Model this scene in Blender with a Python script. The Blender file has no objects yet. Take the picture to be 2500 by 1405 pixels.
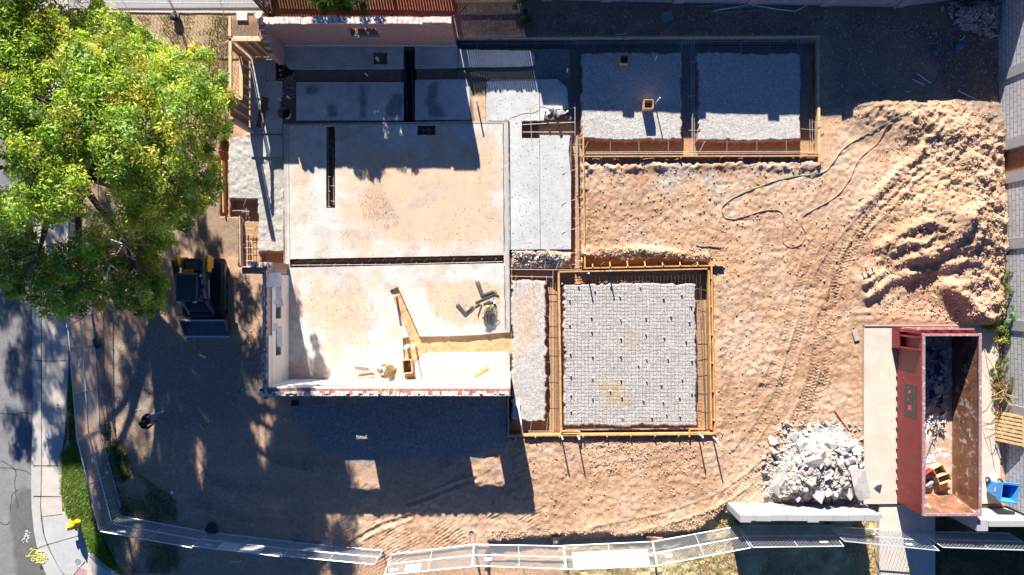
import bpy, bmesh, math, random
import numpy as np
from mathutils import Vector, Matrix, noise as mnoise
from mathutils.geometry import delaunay_2d_cdt
random.seed(7); RS = np.random.RandomState(11)
scn = bpy.context.scene
COL = scn.collection

# ------------------------------------------------------------------ camera, sky, sun
H = 27.78                      # drone height; photograph is 60 px per metre on the ground
cam_d = bpy.data.cameras.new('camera'); cam = bpy.data.objects.new('camera', cam_d); COL.objects.link(cam)
cam.location = (0, 0, H); cam_d.lens = 24; cam_d.sensor_width = 36; cam_d.clip_end = 500
scn.camera = cam
SUN = Vector((0.42, -2.15, -1.0)).normalized()      # the way the light travels
w = bpy.data.worlds.new('World'); scn.world = w; w.use_nodes = True
nt = w.node_tree; nt.nodes.clear()
sk = nt.nodes.new('ShaderNodeTexSky'); sk.sky_type = 'NISHITA'; sk.sun_disc = False
sk.sun_elevation = math.asin(-SUN.z); sk.sun_rotation = math.atan2(-SUN.x, -SUN.y)
sk.ozone_density = 6.0; sk.dust_density = 0.1; sk.altitude = 1500
bg = nt.nodes.new('ShaderNodeBackground'); bg.inputs[1].default_value = 0.05
wo = nt.nodes.new('ShaderNodeOutputWorld')
tint = nt.nodes.new('ShaderNodeVectorMath'); tint.operation = 'MULTIPLY'; tint.inputs[1].default_value = (.47, .69, .95)
nt.links.new(sk.outputs[0], tint.inputs[0]); nt.links.new(tint.outputs[0], bg.inputs[0]); nt.links.new(bg.outputs[0], wo.inputs[0])
sd = bpy.data.lights.new('sun', 'SUN'); sd.energy = 5.0; sd.angle = math.radians(0.5); sd.color = (1, 0.95, 0.88)
so = bpy.data.objects.new('sun', sd); COL.objects.link(so); so.rotation_euler = SUN.to_track_quat('-Z', 'Y').to_euler()
so.location = (0, 0, 30)
scn.view_settings.view_transform = 'Standard'; scn.view_settings.look = 'None'
scn.view_settings.exposure = 1.6; scn.view_settings.gamma = 1.0

# ------------------------------------------------------------------ helpers
def G(px, py, z=0.0):
    """photo pixel -> the point at height z seen there"""
    k = (H - z) / H / 60.0
    return Vector(((px - 1250) * k, (702.5 - py) * k, z))
def T(px, py, z=0.0):
    """photo pixel scale on the ground plane (plan position), raised to z"""
    return Vector(((px - 1250) / 60.0, (702.5 - py) / 60.0, z))

def tag(o, label=None, cat=None, group=None, kind=None):
    if label: o['label'] = label
    if cat: o['category'] = cat
    if group: o['group'] = group
    if kind: o['kind'] = kind
    return o
def thing(name, label, cat, loc=(0, 0, 0), group=None, rz=0):
    o = bpy.data.objects.new(name, None); COL.objects.link(o); o.location = loc; o.rotation_euler = (0, 0, rz)
    o.empty_display_size = 0.2
    return tag(o, label, cat, group)
def wloc(o):
    v = Vector((0, 0, 0))
    while o is not None:
        v += o.location; o = o.parent
    return v
def copy_tree(o, parent=None):
    c = o.copy(); COL.objects.link(c)
    if parent is not None:
        c.parent = parent; c.matrix_parent_inverse = o.matrix_parent_inverse.copy()
    for ch in [x for x in bpy.data.objects if x.parent == o]:
        copy_tree(ch, c)
    return c

class MB:
    def __init__(s): s.v = []; s.f = []; s.m = []; s.mi = 0
    def add(s, vs, fs):
        n = len(s.v); s.v += [tuple(v) for v in vs]; s.f += [tuple(i + n for i in f) for f in fs]; s.m += [s.mi] * len(fs)
        return s
    def box(s, c, size, rot=(0, 0, 0), taper=1.0, M=None):
        x, y, z = [a / 2 for a in size]
        vs = [Vector((sx * x * (taper if sz > 0 else 1), sy * y * (taper if sz > 0 else 1), sz * z)) for sx in (-1, 1) for sy in (-1, 1) for sz in (-1, 1)]
        if M is None:
            from mathutils import Euler
            M = Matrix.Translation(Vector(c)) @ Euler(rot).to_matrix().to_4x4()
        return s.add([M @ v for v in vs], [(0, 1, 3, 2), (4, 6, 7, 5), (0, 4, 5, 1), (2, 3, 7, 6), (0, 2, 6, 4), (1, 5, 7, 3)])
    def bar(s, a, b, w, h, up=(0, 0, 1)):
        a = Vector(a); b = Vector(b); d = (b - a); L = d.length
        if L < 1e-6: return s
        d.normalize(); up = Vector(up)
        if abs(d.dot(up)) > .98: up = Vector((1, 0, 0))
        sx = d.cross(up).normalized(); uz = sx.cross(d)
        vs = [p + sx * (i * w / 2) + uz * (j * h / 2) for p in (a, b) for i in (-1, 1) for j in (-1, 1)]
        return s.add(vs, [(0, 1, 3, 2), (4, 6, 7, 5), (0, 4, 5, 1), (2, 3, 7, 6), (0, 2, 6, 4), (1, 5, 7, 3)])
    def tube(s, pts, r, n=5, cap=True):
        pts = [Vector(p) for p in pts]; rs = r if isinstance(r, (list, tuple)) else [r] * len(pts)
        rings = []; ref = None
        for i, p in enumerate(pts):
            d = (pts[min(i + 1, len(pts) - 1)] - pts[max(i - 1, 0)])
            if d.length < 1e-9: d = Vector((0, 0, 1))
            d.normalize()
            if ref is None: ref = Vector((0, 0, 1)) if abs(d.z) < .9 else Vector((1, 0, 0))
            a = d.cross(ref).normalized(); b = d.cross(a).normalized(); ref = -b if False else ref
            if abs(d.dot(ref)) > .95: ref = a
            rings.append([p + (a * math.cos(2 * math.pi * k / n) + b * math.sin(2 * math.pi * k / n)) * rs[i] for k in range(n)])
        vs = [v for r_ in rings for v in r_]; fs = []
        for i in range(len(rings) - 1):
            for k in range(n):
                k2 = (k + 1) % n; fs.append((i * n + k, i * n + k2, (i + 1) * n + k2, (i + 1) * n + k))
        if cap: fs += [tuple(range(n - 1, -1, -1)), tuple((len(rings) - 1) * n + k for k in range(n))]
        return s.add(vs, fs)
    def lathe(s, c, prof, n=16, axis='Z', close=True):
        c = Vector(c); vs = []
        for r, z in prof:
            for k in range(n):
                a = 2 * math.pi * k / n
                v = Vector((r * math.cos(a), r * math.sin(a), z))
                if axis == 'X': v = Vector((v.z, v.x, v.y))
                if axis == 'Y': v = Vector((v.x, v.z, v.y))
                vs.append(c + v)
        fs = [(i * n + k, i * n + (k + 1) % n, (i + 1) * n + (k + 1) % n, (i + 1) * n + k) for i in range(len(prof) - 1) for k in range(n)]
        if close: fs += [tuple(range(n - 1, -1, -1)), tuple((len(prof) - 1) * n + k for k in range(n))]
        return s.add(vs, fs)
    def prism(s, poly, z0, z1):
        n = len(poly); vs = [(p[0], p[1], z0) for p in poly] + [(p[0], p[1], z1) for p in poly]
        return s.add(vs, [tuple(range(n - 1, -1, -1)), tuple(range(n, 2 * n))] + [(i, (i + 1) % n, n + (i + 1) % n, n + i) for i in range(n)])
    def build(s, name, mat, parent=None, smooth=False, bevel=0, at=None):
        o0 = wloc(parent) if parent is not None else (Vector(at) if at is not None else Vector((0, 0, 0)))
        me = bpy.data.meshes.new(name)
        me.from_pydata([(v[0] - o0.x, v[1] - o0.y, v[2] - o0.z) for v in s.v], [], s.f)
        for m_ in (mat if isinstance(mat, (list, tuple)) else [mat]): me.materials.append(m_)
        if any(s.m): me.polygons.foreach_set('material_index', s.m)
        me.validate()
        bm = bmesh.new(); bm.from_mesh(me); bmesh.ops.recalc_face_normals(bm, faces=bm.faces); bm.to_mesh(me); bm.free()
        if smooth: me.polygons.foreach_set('use_smooth', [True] * len(me.polygons))
        me.update()
        o = bpy.data.objects.new(name, me); COL.objects.link(o)
        if parent is not None: o.parent = parent
        else: o.location = o0
        if bevel:
            b = o.modifiers.new('bevel', 'BEVEL'); b.width = bevel; b.segments = 2; b.limit_method = 'ANGLE'
        return o

def np_mesh(name, V, F, mat, col=None, parent=None, smooth=False):
    """V (n,3), F (m,k) arrays"""
    me = bpy.data.meshes.new(name); k = F.shape[1]
    me.vertices.add(len(V)); me.vertices.foreach_set('co', V.astype(np.float32).ravel())
    me.loops.add(F.size); me.loops.foreach_set('vertex_index', F.astype(np.int32).ravel())
    me.polygons.add(len(F)); me.polygons.foreach_set('loop_start', (np.arange(len(F)) * k).astype(np.int32))
    me.polygons.foreach_set('loop_total', np.full(len(F), k, np.int32))
    if smooth: me.polygons.foreach_set('use_smooth', np.ones(len(F), bool))
    me.update(calc_edges=True)
    if col is not None:
        at = me.color_attributes.new('col', 'FLOAT_COLOR', 'POINT')
        c = np.ones((len(V), 4), np.float32); c[:, :col.shape[1]] = col
        at.data.foreach_set('color', c.ravel())
    me.materials.append(mat)
    o = bpy.data.objects.new(name, me); COL.objects.link(o)
    if parent is not None: o.parent = parent
    return o

# numpy noise
_lat = {}
def vnoise(x, y, seed=0):
    if seed not in _lat: _lat[seed] = np.random.RandomState(seed + 100).rand(512, 512)
    L = _lat[seed]; xi = np.floor(x).astype(int); yi = np.floor(y).astype(int)
    fx = x - xi; fy = y - yi; fx = fx * fx * (3 - 2 * fx); fy = fy * fy * (3 - 2 * fy)
    a = L[xi % 512, yi % 512]; b = L[(xi + 1) % 512, yi % 512]; c = L[xi % 512, (yi + 1) % 512]; d = L[(xi + 1) % 512, (yi + 1) % 512]
    return (a * (1 - fx) + b * fx) * (1 - fy) + (c * (1 - fx) + d * fx) * fy
def fbm(x, y, scale, octv=4, seed=0, gain=.5):
    """x,y metres; scale = feature size in metres; returns about -1..1"""
    t = 0; amp = 1; tot = 0
    for i in range(octv):
        t = t + amp * (vnoise(x / scale + 31.7 * i, y / scale + 17.3 * i, seed + i) * 2 - 1); tot += amp
        amp *= gain; scale /= 2.03
    return t / tot
def sst(a, b, x):
    t = np.clip((x - a) / (b - a), 0, 1); return t * t * (3 - 2 * t)
def sdf(PX, PY, poly):
    """signed distance (px), negative inside"""
    P = np.array(poly, float); n = len(P); d = np.full(PX.shape, 1e18); ins = np.zeros(PX.shape, bool)
    for i in range(n):
        a = P[i]; b = P[(i + 1) % n]; e = b - a
        wx = PX - a[0]; wy = PY - a[1]
        t = np.clip((wx * e[0] + wy * e[1]) / (e @ e + 1e-9), 0, 1)
        d = np.minimum(d, (wx - e[0] * t) ** 2 + (wy - e[1] * t) ** 2)
        c = ((a[1] > PY) != (b[1] > PY))
        with np.errstate(divide='ignore', invalid='ignore'):
            xx = (b[0] - a[0]) * (PY - a[1]) / (b[1] - a[1] + 1e-12) + a[0]
        ins ^= c & (PX < xx)
    d = np.sqrt(d); return np.where(ins, -d, d)
def R4(x0, y0, x1, y1): return [(x0, y0), (x1, y0), (x1, y1), (x0, y1)]
def line_sd(PX, PY, pts):
    """distance, arc length, signed side to a polyline (px)"""
    best = np.full(PX.shape, 1e18); S = np.zeros(PX.shape); sd_ = np.zeros(PX.shape); acc = 0
    for a, b in zip(pts[:-1], pts[1:]):
        a = np.array(a, float); b = np.array(b, float); e = b - a; L = math.hypot(*e)
        wx = PX - a[0]; wy = PY - a[1]; t = np.clip((wx * e[0] + wy * e[1]) / (L * L), 0, 1)
        d = (wx - e[0] * t) ** 2 + (wy - e[1] * t) ** 2; m = d < best
        best = np.where(m, d, best); S = np.where(m, acc + t * L, S)
        sd_ = np.where(m, np.sign(wx * e[1] - wy * e[0]), sd_); acc += L
    return np.sqrt(best), S, sd_
def catmull(P, n=8):
    P = [Vector(p) for p in P]; out = []
    for i in range(len(P) - 1):
        p0 = P[max(i - 1, 0)]; p1 = P[i]; p2 = P[i + 1]; p3 = P[min(i + 2, len(P) - 1)]
        for k in range(n):
            t = k / n
            out.append(.5 * ((2 * p1) + (p2 - p0) * t + (2 * p0 - 5 * p1 + 4 * p2 - p3) * t * t + (3 * p1 - p0 - 3 * p2 + p3) * t ** 3))
    out.append(P[-1]); return out

# ------------------------------------------------------------------ materials
def nmat(name):
    m = bpy.data.materials.new(name); m.use_nodes = True; n = m.node_tree
    b = n.nodes['Principled BSDF']; return m, n, b
def mix(n, a, b, fac, mode='MIX'):
    x = n.nodes.new('ShaderNodeMix'); x.data_type = 'RGBA'; x.blend_type = mode
    for s_, v in ((6, a), (7, b), (0, fac)):
        if hasattr(v, 'node'): n.links.new(v, x.inputs[s_])
        elif s_ == 0: x.inputs[0].default_value = v
        else: x.inputs[s_].default_value = (*v, 1) if len(v) == 3 else v
    return x.outputs[2]
def noise_n(n, scale, detail=4, rough=.6, co=None, dist=0):
    t = n.nodes.new('ShaderNodeTexNoise'); t.inputs['Scale'].default_value = scale; t.inputs['Detail'].default_value = detail
    t.inputs['Roughness'].default_value = rough; t.inputs['Distortion'].default_value = dist
    if co is not None: n.links.new(co, t.inputs['Vector'])
    return t.outputs[0]
def ramp(n, fac, lo, hi, a=0.0, b=1.0):
    r = n.nodes.new('ShaderNodeMapRange'); r.inputs[1].default_value = lo; r.inputs[2].default_value = hi
    r.inputs[3].default_value = a; r.inputs[4].default_value = b; n.links.new(fac, r.inputs[0]); return r.outputs[0]
def bump(n, b, h, strength=.5, dist=.02):
    u = n.nodes.new('ShaderNodeBump'); u.inputs['Strength'].default_value = strength; u.inputs['Distance'].default_value = dist
    n.links.new(h, u.inputs['Height']); n.links.new(u.outputs[0], b.inputs['Normal']); return u
def coords(n, kind='Object'):
    return n.nodes.new('ShaderNodeTexCoord').outputs[kind]
def M(name, col, rough=.8, var=.25, scale=6, bs=.3, bscale=40, bdist=.01, metal=0, col2=None, spot=None, c2lo=.45, c2hi=.6, c2scale=None):
    m, n, b = nmat(name); co = coords(n)
    f = noise_n(n, scale, 5, .65, co)
    base = mix(n, tuple(c * (1 - var) for c in col), tuple(min(1, c * (1 + var)) for c in col), ramp(n, f, .3, .7))
    if col2 is not None:
        f2 = noise_n(n, c2scale or scale * 1.7, 6, .7, co); base = mix(n, base, col2, ramp(n, f2, c2lo, c2hi))
    n.links.new(base, b.inputs['Base Color']); b.inputs['Roughness'].default_value = rough; b.inputs['Metallic'].default_value = metal
    if bs: bump(n, b, noise_n(n, bscale, 4, .6, co), bs, bdist)
    return m
def attr_mat(name, rough=.95, fine=60, mid=9, bs=.6, bdist=.02, var=.22, specks=0.0, speckscale=35, pits=0.0, pitscale=22, grime=None, blotch=None):
    """vertex colour times grain, with bump"""
    m, n, b = nmat(name); co = coords(n)
    a = n.nodes.new('ShaderNodeAttribute'); a.attribute_name = 'col'
    f1 = noise_n(n, mid, 6, .7, co); f2 = noise_n(n, fine, 3, .6, co)
    v = n.nodes.new('ShaderNodeMath'); v.operation = 'MULTIPLY'
    n.links.new(ramp(n, f1, .25, .75, 1 - var, 1 + var), v.inputs[0]); n.links.new(ramp(n, f2, .25, .75, 1 - var, 1 + var), v.inputs[1])
    base = mix(n, a.outputs['Color'], (1, 1, 1), 0.0)
    cb = n.nodes.new('ShaderNodeVectorMath'); cb.operation = 'SCALE'
    n.links.new(base, cb.inputs[0]); n.links.new(v.outputs[0], cb.inputs['Scale'])
    out = cb.outputs[0]; h = f2
    if specks:
        vo = n.nodes.new('ShaderNodeTexVoronoi'); vo.inputs['Scale'].default_value = speckscale; n.links.new(co, vo.inputs['Vector'])
        sp = n.nodes.new('ShaderNodeSeparateColor'); n.links.new(vo.outputs['Color'], sp.inputs[0])
        s2 = n.nodes.new('ShaderNodeMath'); s2.operation = 'MULTIPLY'
        n.links.new(ramp(n, sp.outputs[0], .25, .95, 0, 1), s2.inputs[0])
        ga = n.nodes.new('ShaderNodeMath'); ga.operation = 'SUBTRACT'; ga.inputs[0].default_value = 1.0; n.links.new(a.outputs['Alpha'], ga.inputs[1])
        n.links.new(ga.outputs[0], s2.inputs[1])
        lighter = n.nodes.new('ShaderNodeVectorMath'); lighter.operation = 'SCALE'; n.links.new(out, lighter.inputs[0])
        n.links.new(ramp(n, sp.outputs[0], 0, 1, .62, 1.32), lighter.inputs['Scale'])
        mx = mix(n, out, lighter.outputs[0], ga.outputs[0]); out = mx
        hh = n.nodes.new('ShaderNodeMath'); hh.operation = 'MULTIPLY_ADD'; n.links.new(vo.outputs['Distance'], hh.inputs[0]); n.links.new(ga.outputs[0], hh.inputs[1]); n.links.new(f2, hh.inputs[2]); h = hh.outputs[0]
    if grime:
        g1 = noise_n(n, 5.5, 8, .75, co, .6); g2 = noise_n(n, 22, 5, .7, co); gm = n.nodes.new('ShaderNodeMath'); gm.operation = 'MULTIPLY'
        n.links.new(ramp(n, g1, .50, .64), gm.inputs[0]); n.links.new(ramp(n, g2, .35, .62, .1, .75), gm.inputs[1]); out = mix(n, out, grime, gm.outputs[0])
        g3 = noise_n(n, 1.6, 9, .78, co, 1.2); out = mix(n, out, (.22, .20, .18), ramp(n, g3, .56, .68, 0, .45))
        out = mix(n, out, (.10, .08, .06), ramp(n, noise_n(n, 34, 2, .5, co), .70, .74, 0, .7))
    if blotch:
        out = mix(n, out, blotch, ramp(n, noise_n(n, 1.1, 10, .8, co, .8), .50, .66, 0, .55))
    if pits:
        p = noise_n(n, pitscale, 2, .5, co); out = mix(n, out, (.16, .14, .12), ramp(n, p, pits, pits + .05, 0, .8))
    n.links.new(out, b.inputs['Base Color']); b.inputs['Roughness'].default_value = rough
    b.inputs['Specular IOR Level'].default_value = .2
    bump(n, b, h, bs, bdist); return m
def brick_mat(name, c1, c2, mortar, bw, bh, axis='x', msize=.012, rough=.9, whiten=0):
    m, n, b = nmat(name); co = coords(n)
    sp = n.nodes.new('ShaderNodeSeparateXYZ'); n.links.new(co, sp.inputs[0]); cx = n.nodes.new('ShaderNodeCombineXYZ')
    n.links.new(sp.outputs['X' if axis == 'x' else 'Y'], cx.inputs[0]); n.links.new(sp.outputs['Z'], cx.inputs[1])
    t = n.nodes.new('ShaderNodeTexBrick'); t.inputs['Scale'].default_value = 1; t.inputs['Brick Width'].default_value = bw
    t.inputs['Row Height'].default_value = bh; t.inputs['Mortar Size'].default_value = msize; t.inputs['Mortar Smooth'].default_value = .2
    t.inputs['Color1'].default_value = (*c1, 1); t.inputs['Color2'].default_value = (*c2, 1); t.inputs['Mortar'].default_value = (*mortar, 1)
    n.links.new(cx.outputs[0], t.inputs['Vector'])
    f = noise_n(n, 5, 5, .7, co)
    out = mix(n, t.outputs['Color'], (.12, .1, .09), ramp(n, f, .55, .85, 0, .5))
    if whiten: out = mix(n, out, (.6, .57, .53), ramp(n, noise_n(n, 14, 5, .7, co), .5, .62, 0, whiten))
    n.links.new(out, b.inputs['Base Color']); b.inputs['Roughness'].default_value = rough
    h = n.nodes.new('ShaderNodeMath'); h.operation = 'SUBTRACT'; n.links.new(noise_n(n, 60, 3, .6, co), h.inputs[0]); n.links.new(t.outputs['Fac'], h.inputs[1])
    bump(n, b, h.outputs[0], .5, .008); return m

GROUND = attr_mat('soil', fine=38, mid=7, bs=.9, bdist=.035, var=.27, specks=1, speckscale=55)
CONC = attr_mat('slab_concrete', fine=60, mid=5, bs=.6, bdist=.012, var=.16, grime=(.40, .27, .17))
PAVE = attr_mat('paving_concrete', fine=90, mid=3, bs=.35, bdist=.006, var=.12)
PITC = attr_mat('pitted_concrete', fine=70, mid=4, bs=.4, bdist=.008, var=.14, pits=.63, pitscale=13, blotch=(.40, .37, .33))
ASPH = attr_mat('asphalt', fine=110, mid=3, bs=.8, bdist=.01, var=.2, specks=1, speckscale=60)
WOOD = M('form_lumber', (.50, .27, .10), .75, .3, 5, .2, 60, .004)
WOODG = M('weathered_lumber', (.36, .31, .25), .85, .25, 7, .2, 60, .004)
STUD = M('stud_lumber', (.55, .36, .19), .75, .25, 5, .2, 60, .004)
SHEATH = M('sheathing_board', (.36, .16, .06), .8, .35, 4, .2, 40, .004)
DARKWOOD = M('brown_fence_wood', (.06, .035, .028), .85, .3, 6, .3, 40, .006)
REBAR = M('rebar_steel', (.42, .38, .37), .55, .25, 12, .2, 80, .002, metal=.2)
REBARD = M('rusty_rebar', (.14, .10, .08), .75, .3, 12, .2, 80, .002)
GALV = M('galvanised_steel', (.58, .60, .62), .4, .1, 9, .1, 60, .002, metal=.45)
WHITE = M('white_plastic', (.8, .8, .78), .5, .06, 5, .05, 40, .002)
PVC = M('pvc_pipe', (.72, .71, .68), .45, .12, 8, .05, 40, .002)
BLACK = M('black_rubber', (.012, .013, .016), .6, .3, 9, .3, 50, .006)
# ------------------------------------------------------------------ terrain
def axis_lines(a, b, step, far):
    core = np.arange(a, b + 1e-6, step); g = []; s = step * 1.5; p = 0
    while p < far: p += s; s *= 1.25; g.append(p)
    g = np.array(g); return np.concatenate([(a - g)[::-1], core, b + g])
STEP = .042
xs = axis_lines(-21.6, 21.6, STEP, 110); ys = axis_lines(-12.6, 12.6, STEP, 110)
GX, GY = np.meshgrid(xs, ys); PX = 1250 + 60 * GX; PY = 702.5 - 60 * GY
n1 = fbm(GX, GY, .5, 4, 1); n2 = fbm(GX, GY, 2.6, 4, 5); n3 = fbm(GX, GY, .16, 2, 9); n4 = fbm(GX, GY, .9, 4, 20); n5 = fbm(GX, GY, .11, 2, 26)
rid = 1 - np.abs(fbm(GX, GY, .45, 4, 30)) * 2.2
def m(poly, soft=2.0, jag=0.0, seedn=None):
    return sst(soft, -soft, sdf(PX + jag * n1 * 1.3 + jag * n3, PY + jag * n4 + jag * n3, poly))
Z = .012 * n2 + .012 * n1 + .006 * n3
C0 = np.array([.47, .295, .178]); colr = np.ones(GX.shape + (4,)); colr[..., :3] = C0 * (1 + .16 * n2 + .10 * n1)[..., None]
# alpha 1 = plain soil, 0 = crushed stone
def paint(mask, c, alpha=1.0, var=.08):
    global colr
    k = mask[..., None]; colr[..., :3] = colr[..., :3] * (1 - k) + np.array(c) * (1 + var * n1)[..., None] * k
    colr[..., 3] = colr[..., 3] * (1 - mask) + alpha * mask
dirtm = m([(1415, 385), (2030, 385), (2040, 270), (2445, 230), (2450, 800), (2110, 800), (2105, 1230), (1780, 1300), (1200, 1320), (700, 1400), (700, 1250), (1245, 1070), (1760, 1060), (1760, 650), (1415, 655)], 20, 6)
Z += dirtm * (.022 * rid + .02 * n4 + .015 * n3 + .012 * n5)
cloddy = m([(1700, 640), (2050, 560), (2110, 800), (2105, 1050), (1750, 1230), (1740, 700)], 60, 10)
n6 = fbm(GX, GY, 1.7, 6, 140, .62); paint(sst(.02, .28, n2) * dirtm * .65, (.54, .37, .25)); paint(sst(.0, .3, n6) * dirtm * .6, (.35, .20, .115)); paint(sst(.08, .3, -n6) * dirtm * .45, (.52, .38, .28)); paint(sst(.0, .5, n5) * dirtm * .35, (.28, .16, .10))
paint(m(R4(1425, 395, 1990, 470), 30, 12) * sst(-.1, .4, n4), (.44, .36, .29), .6)
paint(m([(1700, 640), (1780, 600), (1850, 640), (1830, 700), (1760, 690)], 12, 6) * .6, (.50, .30, .17))
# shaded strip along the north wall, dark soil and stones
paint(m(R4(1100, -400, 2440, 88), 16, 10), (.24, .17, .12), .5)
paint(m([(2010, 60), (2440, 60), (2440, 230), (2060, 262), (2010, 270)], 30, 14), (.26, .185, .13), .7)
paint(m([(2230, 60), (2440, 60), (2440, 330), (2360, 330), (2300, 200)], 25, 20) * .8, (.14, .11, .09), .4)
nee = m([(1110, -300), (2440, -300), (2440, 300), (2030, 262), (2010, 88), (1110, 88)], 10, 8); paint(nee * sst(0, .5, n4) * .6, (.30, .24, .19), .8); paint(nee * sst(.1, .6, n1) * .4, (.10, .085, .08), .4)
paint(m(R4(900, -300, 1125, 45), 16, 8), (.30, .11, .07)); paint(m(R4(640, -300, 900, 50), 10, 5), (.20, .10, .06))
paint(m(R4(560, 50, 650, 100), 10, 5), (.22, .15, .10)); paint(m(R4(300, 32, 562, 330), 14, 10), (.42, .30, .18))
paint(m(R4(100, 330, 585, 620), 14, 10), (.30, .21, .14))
# front yard under the tree
yard0 = 1
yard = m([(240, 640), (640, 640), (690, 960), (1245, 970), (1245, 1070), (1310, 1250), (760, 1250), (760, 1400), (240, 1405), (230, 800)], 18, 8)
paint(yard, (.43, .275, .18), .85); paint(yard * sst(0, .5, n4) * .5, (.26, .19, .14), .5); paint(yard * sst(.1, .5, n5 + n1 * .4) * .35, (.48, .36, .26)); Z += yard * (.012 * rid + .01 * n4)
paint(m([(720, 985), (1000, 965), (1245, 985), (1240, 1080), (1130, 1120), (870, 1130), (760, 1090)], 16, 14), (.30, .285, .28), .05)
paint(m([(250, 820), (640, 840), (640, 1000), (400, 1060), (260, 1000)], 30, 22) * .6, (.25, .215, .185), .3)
# crushed-stone pads and ditches
PADS = [R4(1419, 127, 1665, 343), R4(1704, 127, 1957, 345), R4(1376, 692, 1701, 1042), R4(1249, 686, 1334, 1030)]
trench = [R4(1388, 98, 1998, 380), R4(1110, 96, 1400, 121), R4(1396, 330, 1419, 655), R4(1247, 655, 1740, 1062), R4(1240, 945, 1300, 1062), R4(538, 335, 556, 528), R4(584, 525, 628, 652), R4(564, 488, 627, 530), R4(636, 617, 692, 652), R4(1397, 300, 1419, 400)]
tm = np.zeros(GX.shape)
for t in trench: tm = np.maximum(tm, m(t, 1.8, 1.5))
pm = np.zeros(GX.shape)
for i, p in enumerate(PADS):
    mi = sst(3.5, -3.5, sdf(PX + (4.5 * n1 + 4 * n3), PY + (5 * n4 + 4 * n3), p)); pm = np.maximum(pm, mi)
tz = tm * (1 - pm)
inner = m(R4(1247, 655, 1740, 1062), 2) + m(R4(1388, 98, 1998, 380), 2); inner = np.clip(inner, 0, 1)
Z = Z * (1 - tm) - .42 * tz + pm * inner * .0
Z = np.where((pm > .02) & (tm > .5), pm * (.015 + .012 * n1 + .008 * n3) - .42 * (1 - pm), Z)
paint(tz * sst(.2, .8, tz), (.42, .25, .13)); gyv, gxv = np.gradient(Z, ys, xs); slope = np.hypot(gxv, gyv)
paint(np.clip(sst(.8, 2.5, slope) * (tm > .05), 0, 1), (.33, .12, .045))
paint(m(R4(1387, 98, 1998, 127), 3, 2) * .8, (.22, .20, .19)); paint(m(R4(1110, 96, 1400, 121), 3, 2) * .8, (.2, .18, .17)); paint(m(R4(1665, 98, 1704, 330), 3, 2) * .8, (.26, .24, .23)); paint(m(R4(1388, 98, 1419, 300), 3, 2) * .8, (.24, .22, .21)); paint(m(R4(1957, 98, 1985, 310), 3, 2) * .8, (.26, .24, .23))
paint(pm * inner * sst(.5, .9, pm), (.54, .50, .455), .0)
paint(m([(1465, 930), (1510, 925), (1530, 985), (1480, 995)], 14, 14) * .6, (.55, .35, .13), .3); paint(m(R4(1520, 800, 1545, 850), 10, 10) * .45, (.5, .36, .2), .3)
paint(m([(1270, 720), (1320, 700), (1300, 830), (1260, 880), (1255, 960), (1262, 760)], 16, 14) * .7, (.50, .36, .24), .6)
# ditch south of the upper forms
dt = m([(1420, 383), (2003, 383), (2003, 396), (1420, 400)], 3, 7); Z -= dt * .18
dn = m([(1425, 628), (1725, 636), (1730, 656), (1425, 656)], 2.5, 7); Z -= dn * .38; paint(dn * .85, (.46, .19, .05))
d3 = m([(1247, 1062), (1742, 1062), (1742, 1070), (1247, 1072)], 3, 5); Z -= d3 * .16
# spoil thrown up beside the ditches
for pl, hh in (([(1430, 618), (1560, 610), (1720, 628)], .13), ([(1425, 410), (1700, 404), (1990, 405)], .07), ([(1255, 622), (1320, 618), (1390, 630)], .10), ([(1430, 400), (1430, 520), (1430, 640)], .04), ([(1752, 700), (1758, 900), (1756, 1050)], .05)):
    d, s_, q = line_sd(PX, PY, pl); Z += hh * np.exp(-(d / 11) ** 2) * (1 + .8 * n1 + .5 * n3)
rub = m(R4(1247, 612, 1395, 655), 4, 5); Z += rub * (.05 * rid - .1 * sst(640, 655, PY)); paint(rub * sst(-.1, .3, n4) * .8, (.45, .40, .34), .1)
# big spoil heap on the east side
def mound(cx, cy, rx, ry, h, ang=0, p=1.3):
    a = math.radians(ang); dx = PX - cx; dy = PY - cy; u = (dx * math.cos(a) + dy * math.sin(a)) / rx; v = (-dx * math.sin(a) + dy * math.cos(a)) / ry
    return h * np.exp(-(u * u + v * v) ** p)
hp = mound(2300, 500, 150, 150, .55) + mound(2255, 290, 190, 60, .45, 10) + mound(2390, 590, 70, 190, .6) + mound(2300, 560, 60, 75, .30, 40) + mound(2370, 340, 90, 90, .35)
hp += mound(2400, 760, 60, 60, .35) + mound(2330, 700, 50, 30, .25, -40)
for pl, hh, wd in (([(2110, 690), (2180, 640), (2260, 622), (2310, 570), (2335, 520)], .34, 15), ([(2115, 725), (2180, 680), (2250, 665), (2320, 640), (2360, 560)], .22, 12), ([(2120, 655), (2190, 600), (2250, 590)], .2, 11), ([(2140, 610), (2200, 560), (2245, 545)], .22, 12), ([(2060, 540), (2130, 480), (2200, 410), (2240, 370)], .14, 9), ([(2290, 430), (2340, 470), (2350, 510)], .18, 14), ([(2340, 400), (2400, 470), (2420, 540)], .2, 16), ([(2360, 640), (2410, 690), (2440, 730)], .25, 16), ([(2300, 700), (2350, 740), (2400, 790)], .22, 14), ([(2095, 785), (2170, 775), (2300, 785)], .07, 7), ([(2080, 765), (2180, 762), (2280, 768)], .05, 6)):
    d, s_, q = line_sd(PX + 4 * n1, PY + 4 * n4, pl); hp += .8 * hh * np.clip(1 + .9 * n4, .2, 1.6) * np.exp(-(d / (wd * 1.12)) ** 2)
hm = sst(2020, 2110, PX) * sst(210, 260, PY) * sst(812, 770, PY) * sst(2452, 2436, PX)
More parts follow.
